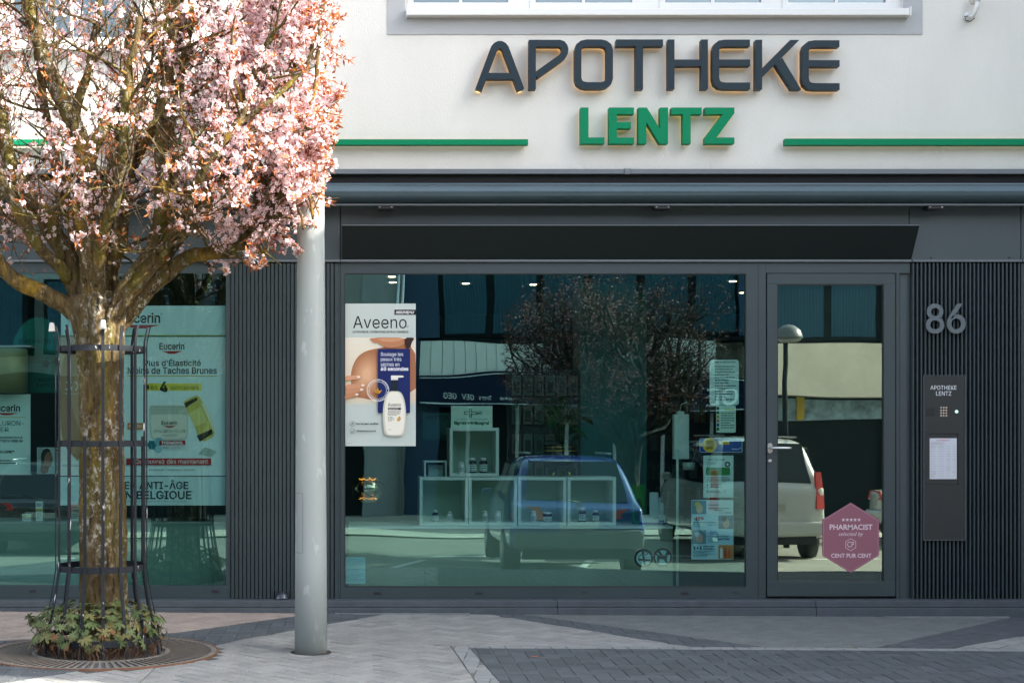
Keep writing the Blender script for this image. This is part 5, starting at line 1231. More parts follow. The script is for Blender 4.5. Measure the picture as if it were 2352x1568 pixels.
M_cb = mat('paint_blue', (.003, .035, .20), .25, coat=1); M_cw = mat('paint_white', (.48, .48, .45), .3, coat=1); M_cs = mat('paint_silver', (.32, .35, .34), .3, metal=.4, coat=1); M_cd = mat('paint_black', (.012, .014, .016), .25, coat=1)
def park(name, label, px, Y, Lc, Wc, Hc, m, style, rot=math.pi):
    q = V(px, 985, Y); return car(name, label, (q.x, -Y, street_z(-Y-1.5)), rot, Lc, Wc, Hc, m, style)
cb = park('parked_car', 'blue hatchback parked tail-on, mirrored in the middle of the shop window', 1330, 7.9, 4.1, 1.82, 1.58, M_cb, 'hatch')
mb = MB(); z_ = .98*.98
mb.add([(-.0, -.012, z_+.075), (.05, -.012, z_), (0, -.012, z_-.075), (-.05, -.012, z_), (-.0, -.012, z_+.045), (.028, -.012, z_), (0, -.012, z_-.045), (-.028, -.012, z_)], [(0, 1, 5, 4), (1, 2, 6, 5), (2, 3, 7, 6), (3, 0, 4, 7)]); mb.build('badge', M_steel, cb)
vs, fs = text_geo('RENAULT', 'inter', .01); bx_ = max(v[0] for v in vs); an = min(v[0] for v in vs)
MB().add([(((v[0]-an)/(bx_-an)-.5)*.52, -.014, .80+v[1]*.06) for v in vs], fs).build('lettering', M_steel, cb)
park('parked_car', 'white off-roader parked tail-on, mirrored in the shop door', 1765, 12.2, 4.5, 1.90, 1.88, M_cw, 'suv')
park('parked_car', 'silver car behind the white off-roader, mirrored at the right of the door', 2075, 15.5, 4.4, 1.8, 1.5, M_cs, 'saloon', R(240))
park('parked_car', 'black car mirrored low in the left window', 92, 13.2, 4.4, 1.82, 1.5, M_cd, 'hatch', R(176))
# ================================================================= the blossom tree
TX, TY = P(233, 1508, 2.21).x, -2.21
KT = F/(D0-2.21)
def T(px, py, dy=0): return Vector((XC+(px-820)/KT, TY+dy, H+(985-py)/KT))     # photo px at the trunk's depth; dy pushes it deeper
tree = thing('blossom_tree', 'pink blossoming plum tree with mossy trunk inside an iron guard', 'tree', (TX, TY, gz(TX)))
def barkmat(name, lich=1.0):
    m = bpy.data.materials.new(name); m.use_nodes = True; t = m.node_tree; N = t.nodes; L = t.links; b = N['Principled BSDF']
    b.inputs['Roughness'].default_value = .95; b.inputs['Specular IOR Level'].default_value = .1
    tc = N.new('ShaderNodeTexCoord')
    def nz(sc, st, det=6, rough=.6, off=0):
        mp = N.new('ShaderNodeMapping'); mp.inputs['Scale'].default_value = st; mp.inputs['Location'].default_value = (off, off, off); L.new(tc.outputs['Object'], mp.inputs[0])
        n = N.new('ShaderNodeTexNoise'); n.inputs['Scale'].default_value = sc; n.inputs['Detail'].default_value = det; n.inputs['Roughness'].default_value = rough; L.new(mp.outputs[0], n.inputs['Vector']); return n.outputs[0]
    def ramp(x, stops):
        r = N.new('ShaderNodeValToRGB'); e = r.color_ramp.elements
        for i, (p_, c_) in enumerate(stops):
            el = e[i] if i < 2 else e.new(p_); el.position = p_; el.color = tuple(c_)+(1,) if len(c_) == 3 else c_
        L.new(x, r.inputs[0]); return r.outputs[0]
    def mixc(f_, a_, b_):
        x = N.new('ShaderNodeMix'); x.data_type = 'RGBA'; L.new(f_, x.inputs[0]); L.new(a_, x.inputs[6])
        if isinstance(b_, tuple): x.inputs[7].default_value = b_+(1,)
        else: L.new(b_, x.inputs[7])
        return x.outputs[2]
    n1 = nz(30, (1, 1, .16), 8, .72)
    base = ramp(n1, [(.36, (.022, .016, .010)), (.48, (.10, .07, .034)), (.58, (.125, .09, .038)), (.72, (.24, .18, .09))])
    n2 = nz(6, (1, 1, .25), 5, .6, 3.1); c1 = mixc(ramp(n2, [(.50-.0*lich, (0, 0, 0)), (.66, (.85, .85, .85))]), base, (.13, .115, .018))      # olive moss
    n3 = nz(5, (1, 1, .3), 5, .6, 8.4); c2 = mixc(ramp(n3, [(.56, (0, 0, 0)), (.66, (.8, .8, .8))]), c1, (.34, .20, .025))      # orange-yellow lichen
    n4 = nz(26, (1, 1, .7), 8, .8, 5.2); n6 = nz(4.5, (1, 1, .5), 3, .5, 12.7); mm = N.new('ShaderNodeMath'); mm.operation = 'MULTIPLY'; L.new(ramp(n6, [(.40, (.12, .12, .12)), (.56, (1, 1, 1))]), mm.inputs[0])
    L.new(ramp(n4, [(.555-.045*lich, (0, 0, 0)), (.60, (.9, .9, .9))]), mm.inputs[1]); c3 = mixc(mm.outputs[0], c2, (.50, .49, .42))   # pale lichen
    L.new(c3, b.inputs['Base Color'])
    n5 = nz(40, (1, 1, .5), 8, .7); bp = N.new('ShaderNodeBump'); bp.inputs['Strength'].default_value = 1; bp.inputs['Distance'].default_value = .03
    L.new(n5, bp.inputs['Height']); L.new(bp.outputs[0], b.inputs['Normal']); MATS[name] = m; return m
M_bark = barkmat('bark'); M_limb = barkmat('bark_limb', .1)
M_twig = mat('twig_brown', (.15, .115, .075), .85, var=.45, vscale=9)
random.seed(21)
def wob(p, d):
    a = math.atan2(d.y, d.x)
    return 1+.075*math.sin(a*5+1.3*p.z)+.05*math.sin(a*9-2.1*p.z+1)+.055*noise.noise(Vector((d.x*3, d.y*3, p.z*6)))+.035*noise.noise(Vector((d.x*9, d.y*9, p.z*22)))
# trunk outline from the photograph: (py, centre px, width px)
prof_ = [(1540, 237, 125), (1500, 237, 112), (1400, 236, 103), (1300, 234, 102), (1200, 234, 101), (1100, 233, 100), (1000, 233, 99), (900, 232, 97), (830, 231, 99), (780, 229, 106), (740, 227, 118), (710, 225, 128), (690, 224, 122), (670, 224, 90)]
def interp(y):
    for (a, ca, wa_), (b, cb_, wb_) in zip(prof_, prof_[1:]):
        if b <= y <= a: t_ = (a-y)/(a-b); return ca+(cb_-ca)*t_, wa_+(wb_-wa_)*t_
    return prof_[-1][1:]
pts = []; rad = []
y = 1540
while y >= 670:
    c_, w_ = interp(y); pts.append(T(c_, y)); rad.append(w_/2/KT); y -= 5
MB().tube(pts, rad, 72, wob=wob).build('trunk', M_bark, tree)
# main limbs: [(px, py, dy)], start width, end width
limbs = [
 ([(205, 760, 0), (165, 712, -.03), (115, 680, -.07), (60, 650, -.12), (15, 618, -.15), (-8, 570, -.16), (-22, 480, -.14), (-10, 380, -.1), (-40, 250, 0)], 48, 22),
 ([(212, 745, .02), (180, 660, .0), (150, 580, -.03), (105, 500, -.08), (60, 430, -.12), (25, 350, -.1), (5, 250, -.05), (-20, 120, 0), (-40, -40, .05)], 62, 20),
 ([(225, 745, -.05), (218, 650, -.08), (208, 560, -.1), (205, 480, -.12), (212, 400, -.13), (180, 300, -.12), (150, 230, -.1), (110, 150, -.05), (75, 60, 0), (50, -60, 0)], 66, 26),
 ([(212, 400, -.13), (226, 330, -.1), (250, 280, -.05), (300, 240, 0), (340, 180, .05), (380, 90, .1), (420, -60, .15)], 34, 15),
 ([(178, 300, -.12), (190, 230, -.1), (218, 150, -.1), (228, 60, -.1), (235, -60, -.1)], 26, 13),
 ([(235, 740, .04), (240, 640, .1), (262, 540, .2), (270, 430, .3), (300, 330, .35), (345, 240, .35), (370, 130, .3), (385, -40, .3)], 48, 18),
 ([(252, 745, -.02), (288, 680, -.05), (330, 630, -.08), (358, 590, -.1), (372, 540, -.12), (380, 460, -.13), (378, 360, -.12), (380, 250, -.1), (395, 130, -.1), (405, -50, -.1)], 58, 20),
 ([(372, 540, -.1), (398, 470, -.08), (402, 380, -.08), (400, 280, -.06), (415, 170, 0), (440, 40, .05), (450, -60, .05)], 30, 14),
 ([(258, 750, .05), (310, 690, .08), (360, 640, .1), (410, 600, .1), (470, 582, .08), (530, 572, .05), (575, 550, .02), (608, 510, 0), (632, 460, -.02), (655, 400, -.05), (700, 320, 0)], 50, 13),
 ([(300, 690, .1), (350, 610, .2), (400, 520, .28), (455, 430, .3), (500, 370, .3), (540, 320, .28), (590, 270, .22), (640, 210, .2), (680, 120, .2), (700, -30, .2)], 40, 15),
 ([(500, 370, .3), (520, 300, .2), (540, 240, .12), (590, 180, .05), (620, 90, 0), (640, -50, 0)], 26, 12),
 ([(455, 430, .3), (440, 350, .4), (470, 260, .5), (500, 180, .55), (540, 80, .55), (560, -60, .5)], 24, 12),
 ([(205, 720, .1), (180, 610, .25), (140, 500, .35), (110, 400, .45), (80, 280, .5), (60, 140, .5), (30, -40, .5)], 44, 16),
 ([(232, 720, .12), (236, 600, .3), (220, 480, .5), (215, 360, .65), (240, 240, .7), (250, 100, .7), (270, -50, .7)], 40, 15),
 ([(330, 640, .0), (400, 560, -.2), (450, 480, -.4), (500, 400, -.55), (560, 330, -.6), (600, 230, -.6), (640, 120, -.55)], 30, 12),
 ([(225, 690, -.08), (250, 580, -.3), (290, 480, -.5), (320, 370, -.62), (330, 250, -.65), (350, 100, -.6)], 34, 14),
 ([(160, 640, -.05), (100, 560, -.3), (60, 470, -.5), (20, 380, -.6), (10, 250, -.6), (20, 100, -.6)], 32, 12),
 ([(540, 572, .05), (560, 520, .1), (590, 470, .18), (600, 400, .25), (620, 330, .25), (660, 250, .2)], 22, 9),
 ([(632, 460, -.02), (668, 430, -.2), (700, 360, -.33), (722, 250, -.38), (738, 120, -.4), (750, -40, -.4)], 13, 8),
 ([(560, 330, -.6), (640, 265, -.55), (700, 200, -.5), (742, 90, -.5), (765, -40, -.45)], 15, 7),
 ([(608, 510, 0), (670, 490, -.25), (712, 440, -.33), (738, 350, -.35)], 11, 6),
 ([(655, 400, -.05), (688, 428, -.2), (712, 465, -.3), (722, 520, -.32)], 10, 6),
 ([(640, 440, -.03), (665, 470, -.2), (690, 500, -.28), (700, 540, -.3)], 9, 5),
 ([(255, 750, -.1), (258, 730, -.13), (330, 605, -.2), (430, 560, -.25), (470, 500, -.35), (540, 440, -.4)], 20, 8),
]
def crook(pts, amp, sub=6):       # resample with a slight irregular crook
    out = []
    for i in range(len(pts)-1):
        p0 = pts[max(0, i-1)]; p1 = pts[i]; p2 = pts[i+1]; p3 = pts[min(len(pts)-1, i+2)]
        for s_ in range(sub):
            t_ = s_/sub; q = .5*((2*p1)+(p2-p0)*t_+(2*p0-5*p1+4*p2-p3)*t_*t_+(3*p1-p0-3*p2+p3)*t_**3)
            q = q+amp*noise.noise_vector(q*5.0)+amp*.35*noise.noise_vector(q*16.0); out.append(q)
    out.append(pts[-1]); return out
CEN = T(285, 190)
def env(p):
    d = p-CEN; x = d.x; z = d.z; yv = d.y
    rx = 1.37 if x > 0 else 1.42; rz = (1.24 if x > .6 else 1.16) if z < 0 else 1.5
    lx = abs(x)/rx; lz = abs(z)/rz; ly = abs(yv)/1.15
    v = lx**4+lz**3.2+ly**2.6
    v += .30*noise.noise(p*2.6)+.30*noise.noise(p*6.1)
    return v
def limbwob(p, d): return 1+.10*noise.noise(Vector((d.x*2, d.y*2, p.z*9)))+.07*noise.noise(Vector((p.x*30, d.y*4, p.z*30)))
branch_mb = MB(); seeds = []
for i, (pl_, w0, w1) in enumerate(limbs):
    ps = crook([T(x, y, dy) for x, y, dy in pl_], .022); n = len(ps)
    rd = [(w0+(w1-w0)*(k/(n-1))**.8)/2/KT for k in range(n)]
    MB().tube(ps, rd, 16, wob=limbwob).build('limb', M_limb, tree)
    for k in range(int(n*.22), n): seeds.append((ps[k], (ps[min(k+1, n-1)]-ps[max(k-1, 0)]).normalized(), rd[k]))
twig_mb = MB(); blossom_sites = []
rnd = random.Random(5)
def rv(): return Vector((rnd.gauss(0, 1), rnd.gauss(0, 1), rnd.gauss(0, 1))).normalized()
def grow(p, d, L, r, depth, mb):
    n = max(3, int(L/.06)); pts = [p.copy()]; step = L/n
    for i in range(n):
        d = (d+rv()*.22+Vector((0, 0, .05))).normalized(); p = p+d*step
        if env(p) > 1.0: break
        pts.append(p.copy())
    if len(pts) < 3: return
    rr_ = [r*(1-.65*i/(len(pts)-1)) for i in range(len(pts))]
    mb.tube(pts, rr_, 5 if depth else 6, cap=False)
    for i in range(1, len(pts)):
        q = pts[i]; dd = (pts[i]-pts[i-1]).normalized()
        if depth > 0:
            blossom_sites.append((q, dd, env(q)))
            blossom_sites.append((q.lerp(pts[i-1], .5), dd, env(q)))
        if depth < 2 and rnd.random() < (.62 if depth == 0 else .42):
            s_ = (dd*.5+rv()*.9+Vector((0, 0, .25))).normalized(); grow(q, s_, L*rnd.uniform(.4, .7), rr_[i]*.6, depth+1, mb)
for (p, d, r) in seeds:
    for _ in range(1):
        if rnd.random() < .42:
            out = (p-CEN); out.z *= .3; out = out.normalized() if out.length > .1 else rv()
            s_ = (d*.35+rv()*.75+out*.35+Vector((0, 0, .2))).normalized()
            grow(p, s_, rnd.uniform(.35, .8), min(r*.5, .011), 0, branch_mb)
branch_mb.build('branches', M_limb, tree, kind='stuff')
# long bare twigs
for i in range(110):
    p, d, r = rnd.choice(seeds); q = p+rv()*.05; s_ = (rv()*.5+Vector((0, 0, .8))).normalized(); pts = [q]
    for k in range(10):
        s_ = (s_+rv()*.08).normalized(); q = q+s_*.07
        if env(q) > 1.05: break
        pts.append(q)
    if len(pts) > 3: twig_mb.tube(pts, [.0032*(1-.5*k/len(pts)) for k in range(len(pts))], 4, cap=False)
twig_mb.build('twigs', M_twig, tree, kind='stuff')
# flowers: five cupped petals each; leaves: small bronze blades
fl_mb = MB(); lf_mb = MB(); bud = MB(); cen_mb = MB()
def flower(c, nrm, r):
    u = nrm.orthogonal().normalized(); v = nrm.cross(u); a0 = rnd.uniform(0, 6.28)
    for k in range(5):
        a = a0+k*1.2566; e = u*math.cos(a)+v*math.sin(a); s_ = nrm.cross(e); up = nrm*r*rnd.uniform(.1, .45)
        w_ = r*.40; b0 = len(fl_mb.v)
        fl_mb.v += [tuple(c+e*r*.08), tuple(c+e*r*.55-s_*w_+up*.5), tuple(c+e*r+up), tuple(c+e*r*.55+s_*w_+up*.5)]
        fl_mb.f += [[b0, b0+1, b0+2, b0+3]]; fl_mb.m += [0]; fl_mb.sm += [False]
    b0 = len(cen_mb.v); q = c+nrm*r*.12; w_ = r*.2
    cen_mb.v += [tuple(q+u*w_), tuple(q+v*w_), tuple(q-u*w_), tuple(q-v*w_)]; cen_mb.f += [[b0, b0+1, b0+2, b0+3]]; cen_mb.m += [0]; cen_mb.sm += [False]
def blade(c, d, L, W):
    s_ = d.cross(rv()); s_ = s_.normalized() if s_.length > .05 else d.orthogonal().normalized(); nn = s_.cross(d)
    b0 = len(lf_mb.v); m_ = c+d*L*.45
    lf_mb.v += [tuple(c), tuple(m_-s_*W+nn*W*.4), tuple(c+d*L), tuple(m_+s_*W+nn*W*.4), tuple(m_)]
    lf_mb.f += [[b0, b0+1, b0+4], [b0+1, b0+2, b0+4], [b0+2, b0+3, b0+4], [b0+3, b0, b0+4]]; lf_mb.m += [0]*4; lf_mb.sm += [False]*4
toCam = (cam.location-CEN).normalized()
for (p, d, e) in blossom_sites:
    right = (p.x-CEN.x)/1.3; lowleft = (p.z < CEN.z-.75)
    dens = .10+.44*max(0, right)**1.2+.9*noise.noise(p*2.9)+.7*noise.noise(p*7.5)
    if p.y < TY-.1 and right < .4: dens *= .42
    if p.y < TY+.05 and p.x > T(650, 0).x: dens += .35
    if p.y > TY+.35: dens *= .6
    if rnd.random() > dens: 
        if rnd.random() < .12:
            for _ in range(2): blade(p, (d*.4+rv()).normalized(), rnd.uniform(.022, .04), .007)
        continue
    for _ in range(rnd.choice((2, 4, 5, 6))):
        q = p+rv()*rnd.uniform(.006, .035); nrm = (rv()+(q-p).normalized()*.6).normalized(); flower(q, nrm, rnd.uniform(.0125, .0185))
    if rnd.random() < .5+.4*(e > .7):
        for _ in range(rnd.choice((1, 2, 3, 4))+2*(e > .75)): blade(p+rv()*.01, (d*.5+rv()+(p-CEN)*.3).normalized(), rnd.uniform(.022, .048)*(1+.25*(e > .75)), rnd.uniform(.006, .010))
    if rnd.random() < .3:
        q = p+rv()*.03; bud.tube([q, q+rv()*.007], .0032, 4)
print('flowers', len(fl_mb.f)/5, 'leaves', len(lf_mb.f)/4, 'sites', len(blossom_sites))
M_petal = leafmat('petal_pink', (.86, .60, .64), (.96, .89, .88), .5)
M_bron = leafmat('leaf_bronze', (.20, .05, .025), (.62, .24, .08), .5)
fl_mb.build('blossoms', M_petal, tree, kind='stuff'); lf_mb.build('leaves', M_bron, tree, kind='stuff'); cen_mb.build('blossom_centres', mat('blossom_centre', (.38, .06, .10), .7), tree, kind='stuff'); bud.build('buds', mat('bud_pink', (.5, .12, .16), .6), tree, kind='stuff')
# mirrored neighbours of this tree across the street: barely in flower
def thin(mb, per, keep):
    out = MB(); rt = random.Random(3); n = len(mb.f)//per; vp = {}
    i = 0
    while i < len(mb.f):
        grp = mb.f[i:i+per]
        if rt.random() < keep:
            ids = sorted(set(v for f in grp for v in f)); mp = {v: k for k, v in enumerate(ids)}
            out.add([mb.v[v] for v in ids], [[mp[v] for v in f] for f in grp], 0)
        i += per
    return out
DARKD = {}
M_dbark = mat('bark_shaded', (.03, .024, .018), .9, var=.4, vscale=12)  # backlit shade of the mirrored trees put into their bark colour
def swap(t_):
    for ch in t_.children:
        if ch.name.split('.')[0] in ('limb', 'branches', 'twigs', 'trunk'):
            if ch.data not in DARKD:
                d_ = ch.data.copy(); d_.materials.clear(); d_.materials.append(M_dbark); DARKD[ch.data] = d_
            ch.data = DARKD[ch.data]
        if ch.name.startswith('blossoms'): ch.data = FEW
        if ch.name.startswith('leaves'): ch.data = FEWL
        if ch.name.startswith('blossom_centres'): ch.data = FEWC
M_pfar = leafmat('petal_shaded', (.30, .15, .17), (.48, .32, .34), .25); M_lfar = leafmat('leaf_shaded', (.07, .02, .014), (.18, .06, .03), .25)  # darker petal and leaf copies: backlit shade painted into the colour
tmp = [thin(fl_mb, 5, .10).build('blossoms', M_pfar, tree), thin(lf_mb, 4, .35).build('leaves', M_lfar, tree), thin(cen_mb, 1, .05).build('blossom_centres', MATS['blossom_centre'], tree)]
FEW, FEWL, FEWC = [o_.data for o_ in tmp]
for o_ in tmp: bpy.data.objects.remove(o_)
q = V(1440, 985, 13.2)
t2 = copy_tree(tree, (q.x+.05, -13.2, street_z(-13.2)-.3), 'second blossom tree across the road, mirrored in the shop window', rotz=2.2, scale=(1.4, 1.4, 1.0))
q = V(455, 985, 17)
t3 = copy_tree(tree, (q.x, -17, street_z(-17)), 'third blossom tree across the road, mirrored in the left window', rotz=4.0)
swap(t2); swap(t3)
for ch in list(t2.children):
    if ch.name.split('.')[0] in ('branches', 'twigs', 'leaves', 'blossoms', 'limb') and ch.get('extra') is None:
        if ch.name.split('.')[0] == 'limb' and rnd.random() < .5: continue
        c_ = ch.copy(); S.collection.objects.link(c_); c_.parent = t2; c_.rotation_euler = (0, 0, 1.35); c_.scale = (.96, .96, 1)
for t_ in (tree, t2, t3): t_['group'] = 'blossoming plum trees in the street'

# ================================================================= tree guard
gc = Vector((TX+.0, TY, gz(TX)))
gd = thing('tree_guard', 'flared grey iron guard of flat bars and rings around the trunk', 'tree guard', tuple(gc))
M_iron = mat('guard_iron', (.018, .022, .027), .75, spec=.2, var=.2, vscale=14, bump=.1, bscale=200, speck=((.62, .62, .63, 1), 26, .66), stretch=(1, 1, .3))
def gzp(py): return H+(985-py)/KT
R1 = 101/KT
def bar_path(ang, full, top_tilt=0):
    z0 = gzp(1500); pts = [(138/KT, z0-.03), (136/KT, z0+.05), (128/KT, gzp(1440)), (114/KT, gzp(1375)), (R1+.006, gzp(1305)), (R1+.006, gzp(1018))]
    if full: pts += [(R1+.006, gzp(800)), (R1+.008, gzp(785)), (110/KT+.004, gzp(752)+rnd.uniform(-.005, .012))]
    else: pts += [(R1+.006, gzp(1002))]
    return pts
def ringm(zc_, hgt, r0, r1, nm):
    mb = MB(); n = 56
    for zz, r_ in ((zc_-hgt/2, r0), (zc_+hgt/2, r0), (zc_+hgt/2, r1), (zc_-hgt/2, r1)):
        for k in range(n): a = 2*math.pi*k/n; mb.v.append((gc.x+r_*math.sin(a), gc.y-r_*math.cos(a), zz))
    for j in range(4):
        for k in range(n): a = j*n+k; b = j*n+(k+1) % n; c_ = ((j+1) % 4)*n; mb.f.append([a, b, c_+(k+1) % n, c_+k]); mb.m.append(0); mb.sm.append(j in (0, 2) and False)
    mb.build('ring', M_iron, gd)
for py, hh in ((803, .036), (1018, .036), (1301, .038)): ringm(gzp(py), hh, R1-.006, R1, 'ring')
ringm(gzp(1462), .04, 128/KT, 132/KT, 'ring')
tips = []
for i in range(16):
    ang = R(11.25+22.5*i); deg = (11.25+22.5*i) % 360; front = deg < 90 or deg > 270
    full = front and abs(deg-348.75) > 1 or (not front and i % 2 == 0)
    pp = bar_path(ang, full); er = Vector((math.sin(ang), -math.cos(ang), 0)); et = Vector((math.cos(ang), math.sin(ang), 0)); mb = MB(); hw, ht = .0098, .0035
    for (r_, z_) in pp:
        c_ = Vector((gc.x, gc.y, 0))+er*r_; c_.z = z_
        for (a, b) in ((-hw, -ht), (hw, -ht), (hw, ht), (-hw, ht)): mb.v.append(tuple(c_+et*a+er*b))
    for k in range(len(pp)-1):
        for j in range(4): mb.f.append([k*4+j, k*4+(j+1) % 4, k*4+4+(j+1) % 4, k*4+4+j]); mb.m.append(0); mb.sm.append(False)
    mb.f += [[3, 2, 1, 0], [len(mb.v)-4, len(mb.v)-3, len(mb.v)-2, len(mb.v)-1]]; mb.m += [0, 0]; mb.sm += [False, False]
    b_o = mb.build('bar', M_iron, gd)
    tip = Vector((gc.x, gc.y, 0))+er*pp[-1][0]; tip.z = pp[-1][1]
    if i in (0, 12): MB().lathe(tip+Vector((0, 0, -.03)), [(.021, 0), (.021, .008), (.015, .05), (.013, .055)], 14).build('cap', mat('cap_white', (.62, .60, .55), .5), b_o)
# ================================================================= grate
gt = thing('tree_grate', 'round cast iron tree grate with radial slots in the pavement', 'tree grate', tuple(gc))
M_cast = mat('cast_iron', (.19, .175, .15), .75, metal=.2, var=.3, vscale=9, bump=.3, bscale=150)
ro, ri_ = .725, .40; z0 = gc.z
def ann(r0, r1, za_, zb_, nm, m, par, n=96):
    mb = MB(); 
    for zz, r_ in ((za_, r0), (zb_, r0), (zb_, r1), (za_, r1)):
        for k in range(n): a = 2*math.pi*k/n; mb.v.append((gc.x+r_*math.cos(a), gc.y+r_*math.sin(a), zz+gz(gc.x+r_*math.cos(a))-gz(gc.x)))
    for j in range(4):
        for k in range(n): c_ = ((j+1) % 4)*n; mb.f.append([j*n+k, j*n+(k+1) % n, c_+(k+1) % n, c_+k][::-1]); mb.m.append(0); mb.sm.append(False)
    return mb.build(nm, m, par)
ann(ro-.035, ro, z0-.05, z0+.004, 'outer_ring', M_cast, gt); ann(ri_, ri_+.03, z0-.05, z0+.002, 'inner_ring', M_cast, gt); ann(ro+.002, ro+.014, z0-.05, z0+.006, 'steel_edge', mat('rust_edge', (.16, .075, .04), .8, var=.3, vscale=10), gt)
M_soil = mat('soil', (.035, .028, .02), .95, var=.4, vscale=30, bump=.8, bscale=60)
ann(.0, ro-.036, z0-.07, z0-.045, 'soil_bed', M_soil, gt)
me = None; NB = 84
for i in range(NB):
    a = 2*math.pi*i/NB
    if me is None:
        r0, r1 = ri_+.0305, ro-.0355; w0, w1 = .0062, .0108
        me = bpy.data.meshes.new('slat'); me.from_pydata([(r0, -w0, -.03), (r1, -w1, -.03), (r1, w1, -.03), (r0, w0, -.03), (r0, -w0, 0), (r1, -w1, 0), (r1, w1, 0), (r0, w0, 0)], [], [(3, 2, 1, 0), (4, 5, 6, 7), (0, 1, 5, 4), (1, 2, 6, 5), (2, 3, 7, 6), (3, 0, 4, 7)]); me.materials.append(M_cast); me.materials.append(mat('rust_side_shade', (.045, .028, .02), .9)); [setattr(p_, 'material_index', 0 if p_.index == 1 else 1) for p_ in me.polygons]  # slat sides: rust colour darkened to paint the shade in the slots
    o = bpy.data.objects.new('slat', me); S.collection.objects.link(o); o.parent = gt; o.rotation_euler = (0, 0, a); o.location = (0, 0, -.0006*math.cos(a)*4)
# mortar collar outside the ring
col_ = MB(); n = 96
# ================================================================= geranium clump
gm = thing('geranium_clump', 'clump of lobed green geranium leaves round the foot of the tree', 'plant', tuple(gc))
M_ger = []
for i, (c1, c2) in enumerate((((.065, .10, .035), (.12, .165, .06)), ((.10, .14, .05), (.16, .20, .09)), ((.12, .12, .04), (.20, .19, .075)))): M_ger.append(leafmat('geranium_leaf_%d' % i, c1, c2, .18, .55))
M_dry = leafmat('dry_leaf', (.14, .06, .025), (.28, .15, .07), .2, .8)
def lobed(seed):
    r_ = random.Random(seed); vs = [(0, 0, 0)]; L_ = 7; span = R(300); pts = []
    for k in range(L_):
        a = -span/2+span*(k+.5)/L_
        for da, rr2 in ((-.5, .36), (-.27, .80), (-.14, .74), (0, 1.0), (.14, .74), (.27, .80)):
            pts.append((a+da*span/L_, rr2*r_.uniform(.92, 1.05)*(1-.12*abs(a)/2.6)))
    pts.append((span/2, .45))
    for a, q in pts: vs.append((q*math.sin(a), q*math.cos(a), .16*q*q*math.cos(3*a)*.4-.25*q*q+(.05 if q > .7 else 0)))
    fs = [(0, i, i+1) for i in range(1, len(vs)-1)]
    return [(x, y+.0, z) for x, y, z in vs], fs
meshes = []
for s_ in range(4):
    for m_ in M_ger+[M_dry]:
        v_, f_ = lobed(s_); me = bpy.data.meshes.new('leaf'); me.from_pydata([(x*.05, y*.05, z*.05) for x, y, z in v_], [], f_); me.materials.append(m_)
        for p_ in me.polygons: p_.use_smooth = True
        meshes.append((me, m_ is M_dry))
random.seed(31)
stem_mb = MB(); cnt = 0
green = [m_ for m_, d_ in meshes if not d_]; dry = [m_ for m_, d_ in meshes if d_]
def put_leaf(p, nrm, sc, mesh):
    global cnt
    o = bpy.data.objects.new('leaf', mesh); S.collection.objects.link(o); o.parent = gm
    o.location = p-gc; qn = nrm.to_track_quat('Z', 'Y'); o.rotation_mode = 'QUATERNION'
    from mathutils import Quaternion
    o.rotation_quaternion = qn @ Quaternion((0, 0, 1), random.uniform(0, 6.28)); o.scale = (sc, sc, sc); cnt += 1
for i in range(285):
    a = random.uniform(0, 2*math.pi)
    if math.sin(a) > .3 and random.random() < .55: a = -a
    e = random.uniform(.0, 1.0); rad_ = .20+.20*math.sqrt(1-e*e)+random.gauss(0, .028); zz = .07+.235*e**.9+random.uniform(-.02, .03)
    rad_ = rad_ if e < .93 else random.uniform(.15, .24)
    p = Vector((gc.x+rad_*math.cos(a)-.03, gc.y+rad_*math.sin(a)*.9, gc.z+zz))
    nrm = Vector((math.cos(a)*(1.05-e*.7), math.sin(a)*(1.05-e*.7), .35+e))+Vector((random.gauss(0, .3), random.gauss(0, .3), random.gauss(0, .2)))
    dr = e < .35 and random.random() < .22
    put_leaf(p, nrm.normalized(), random.uniform(.55, 1.3)*(.8 if dr else 1), random.choice(dry if dr else green))
    if i % 2 == 0: stem_mb.tube([p, Vector((gc.x+(rad_-.1)*math.cos(a)*.9, gc.y+(rad_-.1)*math.sin(a)*.9, gc.z-.02))], .0022, 4, cap=False)
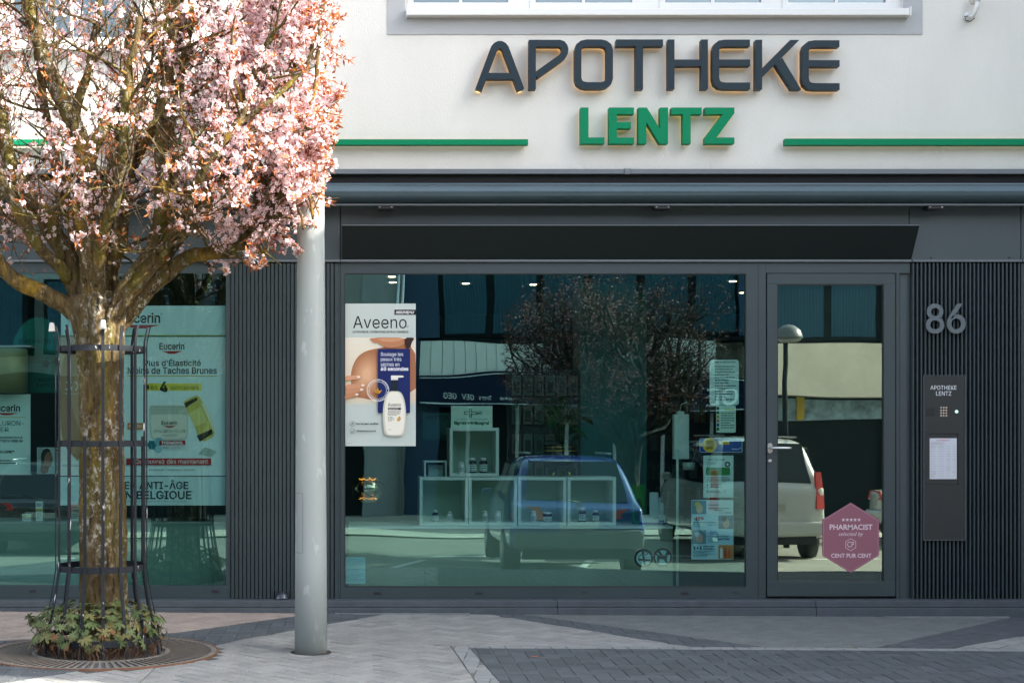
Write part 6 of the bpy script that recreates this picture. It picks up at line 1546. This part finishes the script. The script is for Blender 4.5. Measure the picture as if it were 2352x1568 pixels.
for i in range(190):
    a = random.uniform(math.pi, 2*math.pi); r_ = random.uniform(.28, .40); b_ = Vector((gc.x+r_*math.cos(a), gc.y+r_*math.sin(a), gc.z-.02))
    stem_mb.tube([b_, b_+Vector((random.uniform(-.03, .03), random.uniform(-.03, .02), .06)), b_+Vector((random.uniform(-.05, .05), random.uniform(-.05, .02), random.uniform(.08, .14)))], .002, 4, cap=False)
stem_mb.build('stems', mat('dry_stem', (.12, .065, .035), .9, var=.3), gm, kind='stuff')
# fallen leaves and petals
def fallen(px, py, label, sc, m_):
    g = G(px, py); v_, f_ = lobed(2); mb = MB(); mb.add([(g.x+x*sc, g.y+y*sc, gz(g.x)+.004+abs(x)*sc*.15+(z+.25)*sc*.4) for x, y, z in v_], f_); o = mb.build('fallen_leaf', m_, None); tag(o, label, 'leaf', 'dry leaves lying on the paving')
M_or = mat('dry_orange', (.42, .13, .04), .7)
fallen(1228, 1516, 'orange dry leaf on the dark paving below the window', .035, M_or)
fallen(1952, 1487, 'small yellow dry leaf on the pale paving row before the door', .018, mat('dry_yellow', (.5, .35, .12), .7))
rp = random.Random(9); pm = MB()
for i in range(420):
    g = G(rp.uniform(-50, 2400), rp.uniform(1425, 1575)); s_ = rp.uniform(.002, .0045); a = rp.uniform(0, 6.28)
    if (Vector((g.x, g.y))-gc.xy).length < .75 : pass
    pm.add([(g.x+s_*math.cos(a+k*1.57), g.y+s_*math.sin(a+k*1.57), gz(g.x)+.003) for k in range(4)], [(0, 1, 2, 3)])
for i in range(520):
    a = rp.uniform(0, 6.28); r_ = .75+abs(rp.gauss(0, .7)); x, y = gc.x+r_*math.cos(a), gc.y+r_*math.sin(a)*.8
    if y > -.2: continue
    s_ = rp.uniform(.003, .0065); a = rp.uniform(0, 6.28); pm.add([(x+s_*math.cos(a+k*1.57), y+s_*math.sin(a+k*1.57)*.8, gz(x)+.003) for k in range(4)], [(0, 1, 2, 3)])
pm.build('fallen_petals', mat('petal_fallen', (.62, .52, .50), .7), None, label='scattered pale petals and grit on the paving', kind='stuff')
pm = None
